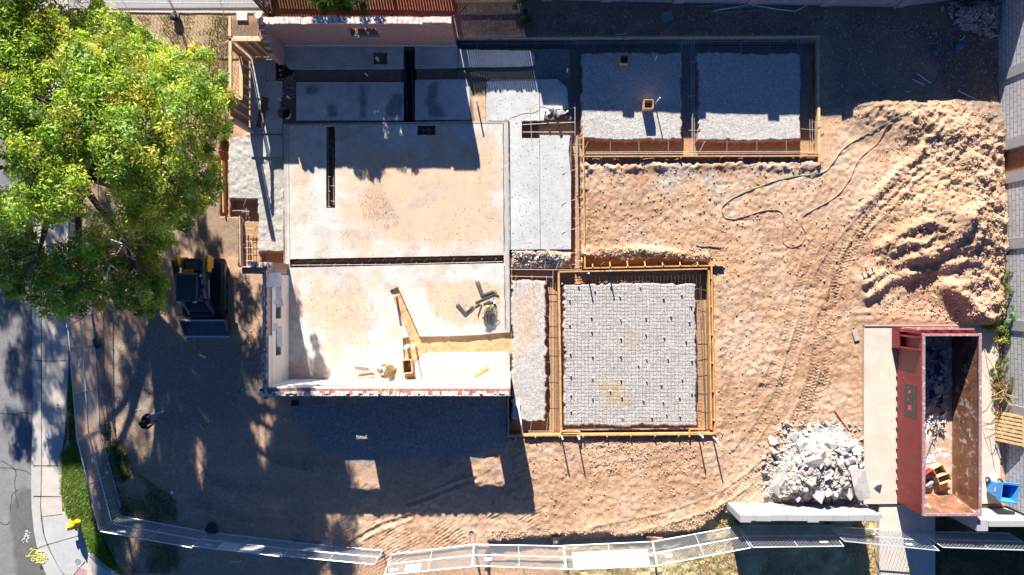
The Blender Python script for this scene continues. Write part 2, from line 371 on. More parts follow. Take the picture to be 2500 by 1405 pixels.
hr = sst(.08, .5, hp) * hm
Z += hm * hp * .88 + hr * (.05 * rid * (PX > 2200) + .08 * n4 + .05 * n1 + .04 * n3 + .03 * n5)
paint(hr * sst(-.2, .5, n4) * .5, (.44, .27, .165))
paint(m([(2290, 460), (2340, 470), (2340, 540), (2280, 560), (2240, 520)], 14, 10) * .5, (.40, .27, .18), .4)
# rubble base and brick heap base
RUBP = [(1885, 1222), (1880, 1160), (1905, 1110), (1930, 1060), (1985, 1045), (2050, 1040), (2090, 1080), (2105, 1130), (2115, 1180), (2095, 1222), (2000, 1226)]
rd = -sdf(PX, PY, RUBP); rz_ = sst(0, 42, rd) * .62 + sst(0, 75, rd) * .25; Z += rz_; rm = sst(-6, 6, rd + 8 * n1); paint(rm, (.44, .41, .37), .0); Z += rm * .05 * rid
BRP = [(2300, 22), (2390, 6), (2440, 8), (2432, 90), (2395, 78), (2340, 60)]
bd = -sdf(PX, PY, BRP); Z += sst(0, 28, bd) * .28
# low yard south: bank then dry grass
low = m([(1190, 1322), (1380, 1306), (1560, 1310), (1700, 1296), (1775, 1240), (1782, 1300), (2500, 1300), (6000, 1300), (6000, 6000), (1190, 6000)], 5, 6)
low = np.clip(low + m([(1778, 1240), (6000, 1240), (6000, 1330), (1778, 1330)], 2), 0, 1)
Z -= .30 * low; dryg = m([(1370, 1345), (1590, 1315), (1760, 1262), (1778, 1240), (2147, 1262), (2147, 1500), (1370, 1500)], 10, 10)
paint(dryg, (.52, .42, .22)); paint(dryg * sst(0, .4, n1), (.40, .30, .16)); Z += dryg * .02 * n3
paint(m([(2282, 1240), (6000, 1240), (6000, 6000), (2282, 6000)], 8, 5), (.20, .15, .08)); Z += low * .015 * n3
paint(m([(1200, 1318), (1570, 1315), (1740, 1290), (1770, 1256), (1790, 1240), (1770, 1230), (1690, 1280), (1560, 1300), (1200, 1310)], 4, 5) * .5, (.40, .25, .13))
# tyre and track prints
def track(pl, wpx=12, amp=.05, pitch=8.0, edge=.015, chev=5):
    global Z
    bx = (PX > min(p[0] for p in pl) - 30) & (PX < max(p[0] for p in pl) + 30) & (PY > min(p[1] for p in pl) - 30) & (PY < max(p[1] for p in pl) + 30)
    idx = np.where(bx); d, s_, q = line_sd(PX[idx], PY[idx], pl); jit = n1[idx] * 2
    env = sst(wpx + 2, wpx - 2, d + jit); wv = np.sin(2 * math.pi * (s_ + chev * np.abs(d - wpx / 2) / wpx * 2) / pitch)
    fade = .45 + .55 * sst(-.3, .2, n4[idx])
    Z[idx] += env * fade * amp * np.clip(wv * 1.6, -1, 1) * .5 - env * .014 + edge * np.exp(-((d - wpx - 3) / 3) ** 2) * fade
def cat2(pl, n=6): return [(v.x, v.y) for v in catmull([(a, b, 0) for a, b in pl], n)]
track(cat2([(2290, 350), (2200, 440), (2130, 520), (2085, 600), (2045, 690), (2005, 790), (1992, 880), (1970, 960), (1925, 1060), (1850, 1150), (1740, 1225), (1600, 1270), (1450, 1300)]))
track(cat2([(2120, 520), (2060, 590), (2010, 660), (1975, 740), (1945, 830), (1915, 930), (1870, 1020), (1800, 1110)]), amp=.035)
track(cat2([(2070, 590), (2040, 690), (2025, 800), (2015, 900), (1990, 980), (1940, 1080), (1860, 1175), (1760, 1250), (1640, 1290)]), amp=.045)
track(cat2([(1985, 600), (1950, 700), (1925, 800), (1890, 900), (1840, 990)]), amp=.03)
track(cat2([(500, 1165), (560, 1185), (640, 1195), (720, 1200)]), amp=.035); track(cat2([(480, 1230), (580, 1260), (700, 1275), (760, 1272)]), amp=.035); track(cat2([(600, 1095), (680, 1120), (750, 1140)]), amp=.03)
st = m([(760, 1262), (1330, 1240), (1300, 1320), (900, 1405), (740, 1405)], 20, 10) * sst(-.25, .15, n4)
u = (PX * .52 + PY * .85 + 9 * n2 + 6 * n4); Z += st * .016 * np.sin(2 * math.pi * u / 7.5)
for pl in ([(790, 1380), (900, 1300), (1000, 1262)], [(1000, 1230), (1080, 1200), (1160, 1170)], [(2110, 560), (2180, 480), (2235, 420)]):
    d, s_, q = line_sd(PX + 3 * n1, PY, cat2(pl)); Z += .03 * np.exp(-((d - 9) / 4) ** 2) - .03 * np.exp(-(d / 5) ** 2)
# under the house: fill just below the slab, cuts down to the footing
HOUSE = [(612, 140), (692, 108), (1118, 108), (1118, 120), (1395, 120), (1397, 612), (1247, 612), (1247, 958), (700, 958), (700, 655), (690, 655), (690, 325), (612, 325)]
hs = m(HOUSE, 1.5); Z = np.where(hs > .5, .02 + .012 * n1 + .012 * n3 + .012 * n4, Z)
paint((hs > .5) * 1.0, (.17, .13, .10), .8)
CUTS = [(R4(795, 308, 819, 509), .42), ([(707, 632), (1231, 622), (1231, 644), (707, 655)], .42), (R4(1018, 305, 1064, 331), .42), (R4(985, 118, 1013, 294), .42),
        ([(953, 710), (972, 700), (1026, 824), (1246, 812), (1246, 860), (1036, 866), (1013, 890), (1013, 932), (988, 932), (983, 828)], .02), (R4(1274, 296, 1320, 339), .45), (R4(1318, 300, 1397, 331), .30), (R4(1243, 296, 1246, 700), .1)]
for p, dd in CUTS:
    q = sdf(PX, PY, p) < 3.5
    Z = np.where(q, -dd + .03 * n1 + .02 * n3, Z)
    k = q * 1.0
    paint(k, (.30, .15, .08) if dd > .3 else (.55, .33, .17))
paint(m([(985, 118), (1013, 118), (1013, 294), (985, 294)], 3), (.03, .03, .04))
paint(m([(1147, 236), (1187, 236), (1187, 300), (1160, 300)], 4, 3), (.55, .36, .22)); Z = np.where(sdf(PX, PY, [(1118, 170), (1187, 190), (1187, 300), (1118, 300)]) < 0, .09, Z)
pit = sdf(PX, PY, [(640, 150), (690, 135), (690, 160), (720, 172), (700, 190), (672, 192)]) < 0
Z = np.where(pit, -.2 + .05 * n1, Z); paint(pit * 1.0, (.06, .045, .035))
paint(m(R4(1305, 122, 1392, 192), 3, 3), (.22, .21, .20), .1)
# gravel strip west of the house with two footing pits
gs = m([(556, 345), (612, 330), (690, 330), (692, 655), (640, 655), (628, 560), (556, 480)], 4, 4) * (1 - tm)
paint(gs, (.48, .45, .40), .25); Z += gs * .02 * n3
# street side: verge green patches, low below kerb
paint(m([(152, 1098), (200, 1080), (235, 1290), (205, 1300), (160, 1250)], 8, 5), (.14, .15, .06)); paint(m([(240, 1040), (330, 1080), (430, 1230), (440, 1405), (250, 1405), (200, 1290)], 50, 40) * .7, (.30, .215, .135))
ST = [(-9000, -9000), (238, -9000), (170, 0), (168, 700), (170, 900), (163, 1060), (150, 1110), (150, 1240), (175, 1290), (210, 1360), (280, 1405), (420, 1500), (500, 9000), (-9000, 9000)]
sg = sst(3, -3, sdf(PX, PY, ST)); Z = Z * (1 - sg) - .16 * sg
for p in ([(2110, 797), (2440, 795), (2445, 1232), (2285, 1236), (2285, 1600), (2146, 1600), (2146, 1236), (2107, 1236)], R4(-200, -300, 662, 24)):
    sg = sst(2.5, -2.5, sdf(PX, PY, p)); Z = Z * (1 - sg) - .25 * sg
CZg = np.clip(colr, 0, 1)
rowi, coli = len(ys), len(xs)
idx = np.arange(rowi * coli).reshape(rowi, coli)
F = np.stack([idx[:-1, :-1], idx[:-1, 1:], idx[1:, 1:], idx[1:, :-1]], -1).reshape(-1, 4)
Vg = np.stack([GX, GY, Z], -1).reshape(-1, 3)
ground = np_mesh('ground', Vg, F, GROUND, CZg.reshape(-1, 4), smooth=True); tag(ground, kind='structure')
def gz(x, y):
    """terrain height at world x,y"""
    i = int(np.clip(np.searchsorted(xs, x), 1, len(xs) - 1)); j = int(np.clip(np.searchsorted(ys, y), 1, len(ys) - 1)); return float(Z[j, i])
def TG(px, py, dz=0):
    v = T(px, py); v.z = gz(v.x, v.y) + dz; return v

# ------------------------------------------------------------------ flat sheets cut to outline
def densify(loop, step, jag, seed):
    out = []; n = len(loop); rr = random.Random(seed)
    for i in range(n):
        a = Vector(loop[i][:2]); b = Vector(loop[(i + 1) % n][:2]); e = b - a; L = e.length; k = max(1, int(L / step)); nn = Vector((-e.y, e.x)).normalized()
        for q in range(k):
            p = a + e * (q / k)
            if jag and q: p += nn * ((mnoise.noise(Vector((p.x * 6, p.y * 6, seed))) * 1.2 + rr.uniform(-.5, .5)) * jag)
            out.append(p)
    return out
def sheet(name, outer, holes, z, step, thick, mat, colfn, parent=None, jag=0.0, raw=False):
    cv = (lambda p: Vector(p)) if raw else (lambda p: G(p[0], p[1], z).to_2d())
    loops = [densify([cv(p) for p in L], step, jag, i + len(name)) for i, L in enumerate([outer] + holes)]
    O = np.array([(p.x, p.y) for p in loops[0]]); x0, y0 = O.min(0); x1, y1 = O.max(0)
    gx, gy = np.meshgrid(np.arange(x0 + step * .5, x1, step), np.arange(y0 + step * .5, y1, step)); gx = gx.ravel() + RS.uniform(-.2, .2, gx.size) * step; gy = gy.ravel() + RS.uniform(-.2, .2, gy.size) * step
    keep = sdf(gx, gy, O) < -step * .35
    HL = [np.array([(p.x, p.y) for p in L]) for L in loops[1:]]
    for h in HL: keep &= sdf(gx, gy, h) > step * .35
    pts = []; edges = []
    for L in loops:
        n0 = len(pts); pts += [Vector((p.x, p.y)) for p in L]; edges += [(n0 + i, n0 + (i + 1) % len(L)) for i in range(len(L))]
    pts += [Vector((a, b)) for a, b in zip(gx[keep], gy[keep])]
    v, e, f, _, _, _ = delaunay_2d_cdt(pts, edges, [], 0, 1e-5)
    V = np.array([(p.x, p.y) for p in v]); F_ = np.array(f); c = V[F_].mean(1); k = sdf(c[:, 0], c[:, 1], O) < 0
    for h in HL: k &= sdf(c[:, 0], c[:, 1], h) > 0
    F_ = F_[k]; nv = len(V); px = 1250 + V[:, 0] * 60 * H / (H - z); py = 702.5 - V[:, 1] * 60 * H / (H - z)
    col = colfn(px, py, V[:, 0], V[:, 1])
    vs = [(a, b, z) for a, b in V]; fs = [tuple(t) for t in F_]; cs = list(col)
    for L in loops:
        n0 = len(vs); n = len(L); vs += [(p.x, p.y, z) for p in L] + [(p.x, p.y, z - thick) for p in L]
        q = colfn(np.array([1250 + p.x * 60 * H / (H - z) for p in L]), np.array([702.5 - p.y * 60 * H / (H - z) for p in L]), np.array([p.x for p in L]), np.array([p.y for p in L])); cs += list(q) + list(q * .8)
        fs += [(n0 + i, n0 + (i + 1) % n, n0 + n + (i + 1) % n, n0 + n + i) for i in range(n)]
    o0 = wloc(parent) if parent is not None else Vector((0, 0, 0))
    me = bpy.data.meshes.new(name); me.from_pydata([(a - o0.x, b - o0.y, c - o0.z) for a, b, c in vs], [], fs); me.materials.append(mat)
    at = me.color_attributes.new('col', 'FLOAT_COLOR', 'POINT'); cc = np.ones((len(vs), 4), np.float32); ca = np.array(cs); cc[:, :ca.shape[1]] = ca
    at.data.foreach_set('color', cc.ravel()); me.update()
    o = bpy.data.objects.new(name, me); COL.objects.link(o)
    if parent is not None: o.parent = parent
    return o
def blob(px, py, poly, soft, jag, x, y, seed=0):
    return sst(soft, -soft, sdf(px + jag * fbm(x, y, .6, 4, seed + 40), py + jag * fbm(x, y, .6, 4, seed + 50), poly))
def mixc(c, k, d): return c * (1 - k[:, None]) + np.array(d) * k[:, None]
DUST = (.55, .39, .27); LITE = (.58, .56, .52)
def slab_col(px, py, x, y):
    a = fbm(x, y, 1.6, 5, 60); b = fbm(x, y, .35, 4, 66); c = np.ones((len(px), 3)) * np.array((.51, .485, .45)) * (1 + .10 * a + .10 * b)[:, None]
    c = mixc(c, sst(.05, .45, a) * .6, LITE); c = mixc(c, sst(.1, .5, -a) * .45, (.56, .45, .35))
    c = mixc(c, blob(px, py, [(850, 400), (960, 380), (1060, 350), (1200, 330), (1222, 420), (1224, 590), (1080, 600), (900, 590), (850, 520)], 40, 60, x, y), DUST); c = mixc(c, blob(px, py, [(715, 330), (1225, 330), (1225, 600), (715, 600)], 30, 60, x, y, 12) * sst(-.15, .35, fbm(x, y, 1.1, 5, 77)) * .7, DUST)
    c = mixc(c, blob(px, py, [(720, 390), (745, 375), (755, 430), (735, 470)], 12, 8, x, y, 2) * .8, DUST)
    c = mixc(c, blob(px, py, [(1030, 690), (1190, 685), (1228, 700), (1225, 790), (1120, 795), (1060, 780)], 10, 12, x, y, 3), DUST)
    c = mixc(c, blob(px, py, [(715, 720), (860, 700), (900, 760), (860, 800), (760, 800)], 20, 40, x, y, 4) * .75, DUST); c = mixc(c, blob(px, py, [(715, 670), (1000, 670), (990, 925), (715, 925)], 20, 50, x, y, 14) * sst(-.1, .3, fbm(x, y, .9, 5, 78)) * .7, DUST); c = mixc(c, sst(.1, .4, fbm(x, y, .7, 6, 79)) * .5, (.36, .32, .28))
    c = mixc(c, blob(px, py, [(720, 880), (900, 880), (970, 925), (720, 932)], 20, 20, x, y, 5) * .6, (.50, .37, .27))
    c = mixc(c, blob(px, py, [(1030, 905), (1230, 890), (1235, 930), (1020, 932)], 8, 10, x, y, 6) * .9, DUST)
    c = mixc(c, blob(px, py, [(890, 470), (930, 460), (960, 520), (900, 530)], 14, 16, x, y, 7) * .35, (.30, .2, .13))
    c = mixc(c, blob(px, py, [(800, 310), (1230, 310), (1180, 390), (860, 410)], 20, 25, x, y, 8) * .25, (.34, .29, .25))
    st = np.maximum(sst(1229, 1231, px), np.maximum(sst(703, 701, px), sst(305, 303, py) * (px < 1250)))     # rough stem wall round the slab
    c = mixc(c, st * .8, (.36, .345, .315)); c = c * (1 - st * .25 * np.clip(fbm(x, y, .12, 3, 70), 0, 1))[:, None]
    return np.clip(c, .02, .9)
def north_col(px, py, x, y):
    a = fbm(x, y, 1.2, 5, 80); b = fbm(x, y, .3, 4, 86); c = np.ones((len(px), 3)) * np.array((.42, .42, .41)) * (1 + .25 * a + .2 * b)[:, None]
    for i, p in enumerate(([(940, 265), (965, 230), (985, 235), (980, 285), (945, 290)], [(1045, 210), (1075, 198), (1060, 245), (1090, 285), (1050, 288), (1035, 250)], [(740, 212), (780, 210), (782, 226), (745, 228)], [(795, 260), (820, 250), (830, 285), (800, 290)], [(878, 210), (892, 205), (895, 290), (880, 290)])):
        c = mixc(c, blob(px, py, p, 3, 7, x, y, i) * .85, (.13, .155, .17))
    return np.clip(c, .02, .9)
def east_col(px, py, x, y):
    a = fbm(x, y, 1.4, 5, 90); b = fbm(x, y, .4, 4, 96); c = np.ones((len(px), 3)) * np.array((.43, .425, .405)) * (1 + .16 * a + .10 * b)[:, None]
    return np.clip(c, .02, .9)
# ------------------------------------------------------------------ the roofless house
SZ = .10
house = thing('roofless_house', 'stripped roofless brick house shell, its dusty concrete floor cut by trenches', 'house', (0, 0, 0))
DIAG = [(953, 710), (971, 701), (1023, 824), (1100, 822), (1170, 820), (1246, 813), (1246, 860), (1120, 862), (1036, 865), (1014, 888), (1014, 930), (988, 930), (984, 828), (999, 824)]
main_outer = [(691, 303), (1241, 295), (1243, 600), (1245, 811), (1170, 818), (1100, 821), (1025, 822), (971, 700), (952, 710), (998, 823), (983, 826), (988, 931), (1013, 931), (1013, 888), (1036, 864), (1120, 861), (1244, 860), (1246, 955), (702, 957)]
main = sheet('floor_slab', main_outer, [R4(796, 308, 818, 508), R4(1019, 306, 1063, 330), [(707, 633), (1230, 623), (1230, 643), (707, 654)]], SZ, .09, .16, CONC, slab_col, house, .006)
sheet('floor_slab', [(691, 112), (985, 112), (985, 168), (730, 170), (706, 168), (690, 150)], [R4(911, 128, 945, 158)], SZ, .13, .14, CONC, north_col, house, .008)
sheet('floor_slab', [(1013, 112), (1117, 112), (1117, 166), (1013, 167)], [], SZ, .13, .14, CONC, north_col, house, .006)
sheet('floor_slab', R4(723, 201, 985, 294), [], SZ, .13, .14, CONC, north_col, house, .006)
sheet('floor_slab', [(1013, 196), (1135, 194), (1146, 202), (1147, 293), (1013, 293)], [], SZ, .13, .14, CONC, north_col, house, .006)
sheet('floor_slab', [(613, 143), (648, 143), (648, 199), (688, 199), (688, 235), (682, 252), (689, 268), (689, 326), (613, 326)], [], SZ, .13, .14, CONC, north_col, house, .008)
sheet('floor_slab', R4(648, 145, 672, 198), [], .04, .13, .1, CONC, north_col, house, .004)
sheet('floor_slab', R4(612, 331, 690, 383), [], .06, .13, .1, CONC, north_col, house, .006)
sheet('floor_slab', [(1119, 122), (1298, 124), (1306, 140), (1304, 160), (1270, 163), (1119, 165)], [], SZ, .12, .14, CONC, east_col, house, .02)
sheet('floor_slab', [(1188, 200), (1200, 194), (1362, 194), (1384, 215), (1388, 262), (1372, 268), (1357, 262), (1340, 280), (1331, 270), (1328, 294), (1274, 296), (1274, 338), (1318, 338), (1318, 330), (1392, 331), (1388, 370), (1394, 430), (1394, 609), (1244, 610), (1243, 297), (1186, 297)], [], SZ, .12, .16, PITC, east_col, house, .012)
# long cuts keep a low curb of the old stem wall
mb = MB()
for a, b in (((1243.5, 297), (1246.5, 610)),): mb.bar(G(*a, .10), G(*b, .10), .03, .02)
mb.build('joint', M('joint_dark', (.04, .035, .03), .9), house)
BRX = brick_mat('red_brick', (.27, .085, .055), (.36, .14, .09), (.36, .30, .27), .20, .068, 'x', .010, whiten=.15)
BRY = brick_mat('red_brick_side', (.36, .14, .09), (.44, .22, .15), (.42, .38, .34), .20, .068, 'y', .010, whiten=.35)
BRTOP = M('broken_brick_top', (.46, .25, .18), .9, .3, 4, .6, 30, .01, col2=(.62, .58, .53), c2lo=.42, c2hi=.52, c2scale=9)
DRYW = M('drywall', (.72, .66, .57), .85, .04, 1.5, .1, 30, .003)
DRYW2 = M('bright_drywall', (.80, .77, .72), .8, .03, 1.5, .1, 30, .003)
BLUEM = M('mortar_grey', (.34, .33, .34), .9, .3, 8, .5, 30, .01)
def wall_boxes(mb, x0, x1, y0, y1, z0, z1, holes, axis='x'):
    """box wall from plan coords, with rectangular openings (along, z)"""
    us = sorted({(x0 if axis == 'x' else y0), (x1 if axis == 'x' else y1)} | {h[0] for h in holes} | {h[1] for h in holes})
    vs = sorted({z0, z1} | {h[2] for h in holes} | {h[3] for h in holes})
    for i in range(len(us) - 1):
        run = None
        for j in range(len(vs) - 1):
            cu = (us[i] + us[i + 1]) / 2; cv = (vs[j] + vs[j + 1]) / 2
            if any(h[0] < cu < h[1] and h[2] < cv < h[3] for h in holes): continue
            if axis == 'x': mb.box(((us[i] + us[i + 1]) / 2, (y0 + y1) / 2, cv), (us[i + 1] - us[i], y1 - y0, vs[j + 1] - vs[j]))
            else: mb.box(((x0 + x1) / 2, cu, cv), (x1 - x0, us[i + 1] - us[i], vs[j + 1] - vs[j]))
def weld(o):
    bm = bmesh.new(); bm.from_mesh(o.data); bmesh.ops.remove_doubles(bm, verts=bm.verts, dist=1e-4)
    seen = {}
    for f in bm.faces: seen.setdefault(tuple(sorted(v.index for v in f.verts)), []).append(f)
    dead = [f for k in seen.values() if len(k) > 1 for f in k]
    bmesh.ops.delete(bm, geom=dead, context='FACES_ONLY'); bm.to_mesh(o.data); bm.free(); return o
# north wall
WH = 2.36
nx0, ny0 = T(696, 112).x, T(0, 112).y; nx1 = T(1115, 0).x; ny1 = T(0, 99).y
mb = MB(); wall_boxes(mb, nx0 - .22, nx1, ny0 - .04, ny1, SZ, WH, [(T(875, 0).x, T(941, 0).x, 1.28, 1.97)])
nw = weld(mb.build('brick_wall', BRX, house)); tag(nw, 'long red brick north wall with one small window opening')
mb = MB(); x = nx0 - .22; rr = random.Random(3)
while x < nx1 - .05:                                    # uneven last course of bricks
    L = min(.2, nx1 - x); h = rr.choice([.055, .06, .065, .065, .03])
    mb.box((x + L / 2, (ny0 + ny1) / 2 - .02 + rr.uniform(-.01, .01), WH + h / 2 + .002), (L - .012, ny1 - ny0 + .03, h), (0, 0, rr.uniform(-.03, .03))); x += L
for q in range(5): mb.box((nx1 - .25 - q * .19, ny0 + .03, WH + .09), (.17, .09, .05))
mb.build('top_course', BRTOP, nw)
mb = MB(); mb.box((T(908, 0).x, ny0 - .045 - .03, 1.28 - .02), (1.14, .12, .035)); mb.build('window_sill', BLUEM, nw)
mb = MB(); mb.box(((nx0 + nx1) / 2, ny0 - .052, SZ + .09), (nx1 - nx0, .02, .18)); mb.build('baseboard', BLUEM, nw)
# short west return of the north wall, stepping down
mb = MB(); rr = random.Random(5); yy = ny0
for k, (L, hh) in enumerate(((.16, 2.30), (.16, 2.16), (.16, 1.98), (.16, 1.75), (.14, 1.45))):
    mb.box((nx0 - .11, yy - .04 - L / 2, (SZ + hh) / 2), (.22, L - .001, hh - SZ)); yy -= L
mb.build('brick_wall', BRY, house)
mb = MB(); mb.box((nx0 - .15, ny1 + .02, WH + .14), (.24, .2, .1), (0, 0, .7)); mb.box((nx0 + .12, ny0 + .02, WH + .1), (.2, .12, .08), (0, 0, -.6)); mb.build('loose_brick', BRTOP, nw)
# timber framed corner room
FH = 2.05; fx = T(617, 0).x; fx0 = fx - .11; fy0 = T(0, 321).y; fy1 = T(0, 143).y
mb = MB()
mb.box((fx0 - .012, (T(0, 143).y + T(0, 160).y) / 2, (FH + SZ) / 2), (.018, T(0, 143).y - T(0, 160).y, FH - SZ))
mb.box((fx0 - .012, (T(0, 160).y + T(0, 262).y) / 2, (1.08 + SZ) / 2), (.018, T(0, 160).y - T(0, 262).y, 1.08 - SZ))
mb.box((fx0 - .012, (T(0, 262).y + fy0) / 2, (FH - .1 + SZ) / 2), (.018, T(0, 262).y - fy0, FH - .1 - SZ))
mb.box(((fx0 + nx0) / 2, fy1 + .055, (FH + SZ) / 2 - .02), (nx0 - .22 - fx0, .018, FH - SZ - .04))
mb.build('sheathing', SHEATH, house)
def stud(a, b, w=.04, h=.09, mat=STUD, nm='stud', up=(0, 1, 0)):
    q = MB(); q.bar(a, b, w, h, up); return q.build(nm, mat, house)
yv = fy0 + .05; k = 0
while yv < fy1 - .02:
    full = yv > T(0, 160).y or yv < T(0, 262).y
    stud((fx - .05, yv, SZ), (fx - .05, yv, (FH - .04) if full else 1.04)); yv += .40
xv = fx + .1
while xv < nx0 - .3:
    stud((xv, fy1 - .01, SZ), (xv, fy1 - .01, FH - .06), .04, .09, STUD, 'stud', (1, 0, 0)); xv += .36
mb = MB(); mb.box((fx0 + .05, (fy0 + fy1) / 2 + .55, FH), (.11, (fy1 - fy0) - 1.0, .09)); mb.box((fx0 + .05, fy1 + .5, FH + .03), (.10, .75, .10)); mb.build('top_plate', STUD, house)
mb = MB(); mb.box(((fx0 + nx0 - .2) / 2 - .02, fy1 + .005, FH + .0), (nx0 - .2 - fx0 - .02, .10, .09)); mb.build('top_plate', STUD, house)
mb = MB(); mb.box((fx - .05, (T(0, 160).y + T(0, 262).y) / 2, 1.06), (.13, T(0, 160).y - T(0, 262).y, .05)); mb.build('window_sill', STUD, house)
mb = MB(); mb.box(((fx0 + nx0 - .2) / 2, fy1 + .11, FH - .1), (nx0 - .4 - fx0, .07, .2)); mb.build('brick_veneer', BRTOP, house)
mb = MB(); mb.box((fx - .02, fy0 - .02, (2.02 + SZ) / 2), (.16, .15, 2.02 - SZ)); mb.box((fx - .02, fy0 + .02, 2.05), (.14, .08, .06)); mb.build('brick_pier', BRY, house)
mb = MB(); mb.tube(catmull([(fx0 - .05, fy1 + .05, 1.9), (fx0 - .25, fy1 - .1, 1.95), (fx0 - .5, fy1 - .3, 1.6), (fx0 - .35, fy1 - .45, 1.4)]), .012); mb.build('loose_cable', WHITE, house)
# west wall of the front room
wx = T(707, 0).x; wx0 = T(696, 0).x - .03; wy1 = T(0, 655).y; wy0 = T(0, 937).y; LH = 2.42
wins = [(T(0, 775).y, T(0, 690).y, 1.0, 1.62), (T(0, 860).y, T(0, 793).y, 1.0, 1.62)]
mb = MB(); wall_boxes(mb, wx0, wx - .05, wy0 - .25, wy1, SZ, LH, wins, 'y'); ww = weld(mb.build('brick_wall', BRY, house)); tag(ww, 'brick west wall with two narrow openings and torn drywall inside')
mb = MB(); wall_boxes(mb, wx - .048, wx, wy0, wy1 - .30, SZ, 2.02, wins, 'y'); weld(mb.build('drywall', DRYW, ww))
mb = MB(); wall_boxes(mb, wx - .030, wx - .012, wy0, wy1 - 2.6, 2.02, 2.36, [], 'y'); weld(mb.build('drywall', DRYW, ww))
def rubble_top(u0, u1, c, wdt, z, ax, seed, name, mat, par, step=.11):
    rr = random.Random(seed); mb = MB(); u = u0
    while u < u1:
        L = rr.uniform(.6, 1.5) * step; h = rr.uniform(.01, .075)
        for side in (-1, 1):
            if rr.random() < .78:
                o_ = side * wdt * .25 + rr.uniform(-.01, .01); s_ = (L * .95, wdt * .48, h) if ax == 'x' else (wdt * .48, L * .95, h)
                mb.box((u + L / 2, c + o_, z + h / 2) if ax == 'x' else (c + o_, u + L / 2, z + h / 2), s_, (rr.uniform(-.1, .1), rr.uniform(-.1, .1), rr.uniform(-.08, .08)))
        u += L
    return mb.build(name, mat, par)
rubble_top(wy0 - .25, wy1, (wx0 + wx - .05) / 2, wx - .05 - wx0, LH, 'y', 4, 'top_course', M('crumbled_brick_edge', (.62, .50, .44), .9, .3, 9, .6, 40, .01, col2=(.34, .12, .08), c2lo=.52, c2hi=.6, c2scale=8), ww)
TORN = M('torn_grey_board', (.50, .50, .52), .9, .2, 6)
for c_, s_, r_ in [((wx + .03, wy1 - a, b - .1), (.012, c, d * .7), (0, -.25, .12)) for a, b, c, d in ((.5, 2.05, .55, 1.5), (1.35, 1.8, .18, .7), (2.3, 1.9, .25, .6))] + [((wx - .01, wy1 - 1.1, 1.35), (.012, .9, .35), (.1, -.5, .1)), ((wx - .01, wy1 - 2.7, 1.2), (.012, .8, .3), (-.1, -.4, .1))]:
    mb = MB(); mb.box(c_, s_, r_); mb.build('torn_drywall', TORN, ww)
for (a, b, c, d) in wins:
    mb = MB(); mb.box((wx - .14, (a + b) / 2, c + .02), (.2, b - a, .04)); mb.bar((wx - .15, a, (c + d) / 2), (wx - .15, b, (c + d) / 2), .04, .04)
    mb.build('window_frame', WOODG, ww)
# brick return at its north end
mb = MB(); mb.box((T(672, 0).x + .15, wy1 + .06, (2.2 + SZ) / 2), (.86, .20, 2.2 - SZ)); mb.build('brick_wall', BRX, house)
rubble_top(T(672, 0).x - .28, T(672, 0).x + .56, wy1 + .06, .2, 2.2, 'x', 6, 'top_course', BRTOP, ww)
# south wall
sy1 = T(0, 925).y; sy0 = sy1 - .30; sx0 = T(690, 0).x; sx1 = T(1246, 0).x; SH = 2.42
sw = [(T(803, 0).x, T(879, 0).x, 1.42, 2.10), (T(1110, 0).x, T(1186, 0).x, 1.36, 2.02), (T(842, 0).x, T(872, 0).x, .95, 1.14)]
mb = MB(); wall_boxes(mb, sx0 - .05, sx1, sy0, sy1 - .06, SZ - .1, SH, sw); sth = weld(mb.build('brick_wall', BRX, house)); tag(sth, 'brick south wall lined with sunlit white drywall, two openings')
mb = MB(); wall_boxes(mb, sx0 + .3, sx1 - .12, sy1 - .045, sy1, SZ, 2.38, sw); weld(mb.build('drywall', DRYW2, sth))
mb = MB(); mb.box((sx1 - .06, sy1 + .12, (2.30 + SZ) / 2), (.12, .34, 2.30 - SZ)); mb.build('wall_end', DRYW, sth)
rubble_top(sx0, sx1 - .1, (sy0 + sy1 - .06) / 2 - .05, .15, SH, 'x', 8, 'top_course', M('brick_ledge', (.42, .24, .19), .9, .3, 6, .6, 40, .01, col2=(.66, .62, .58), c2lo=.38, c2hi=.48, c2scale=16), sth)
mb = MB(); mb.box(((sx0 + sx1) / 2, sy0 - .012, SH - .02), (sx1 - sx0, .018, .07)); mb.build('edge_trim', BRTOP, sth)
mb = MB(); rr = random.Random(9)
for q in range(90):
    x_ = rr.uniform(T(950, 0).x, T(1000, 0).x); y_ = sy1 - .1 + rr.uniform(-.08, .05); mb.tube([(x_, y_, SH), (x_ + rr.uniform(-.07, .07), y_ + rr.uniform(-.05, .05), SH + rr.uniform(.02, .09))], .008, 3)
mb.build('straw_insulation', M('straw', (.55, .40, .14), .9), sth)

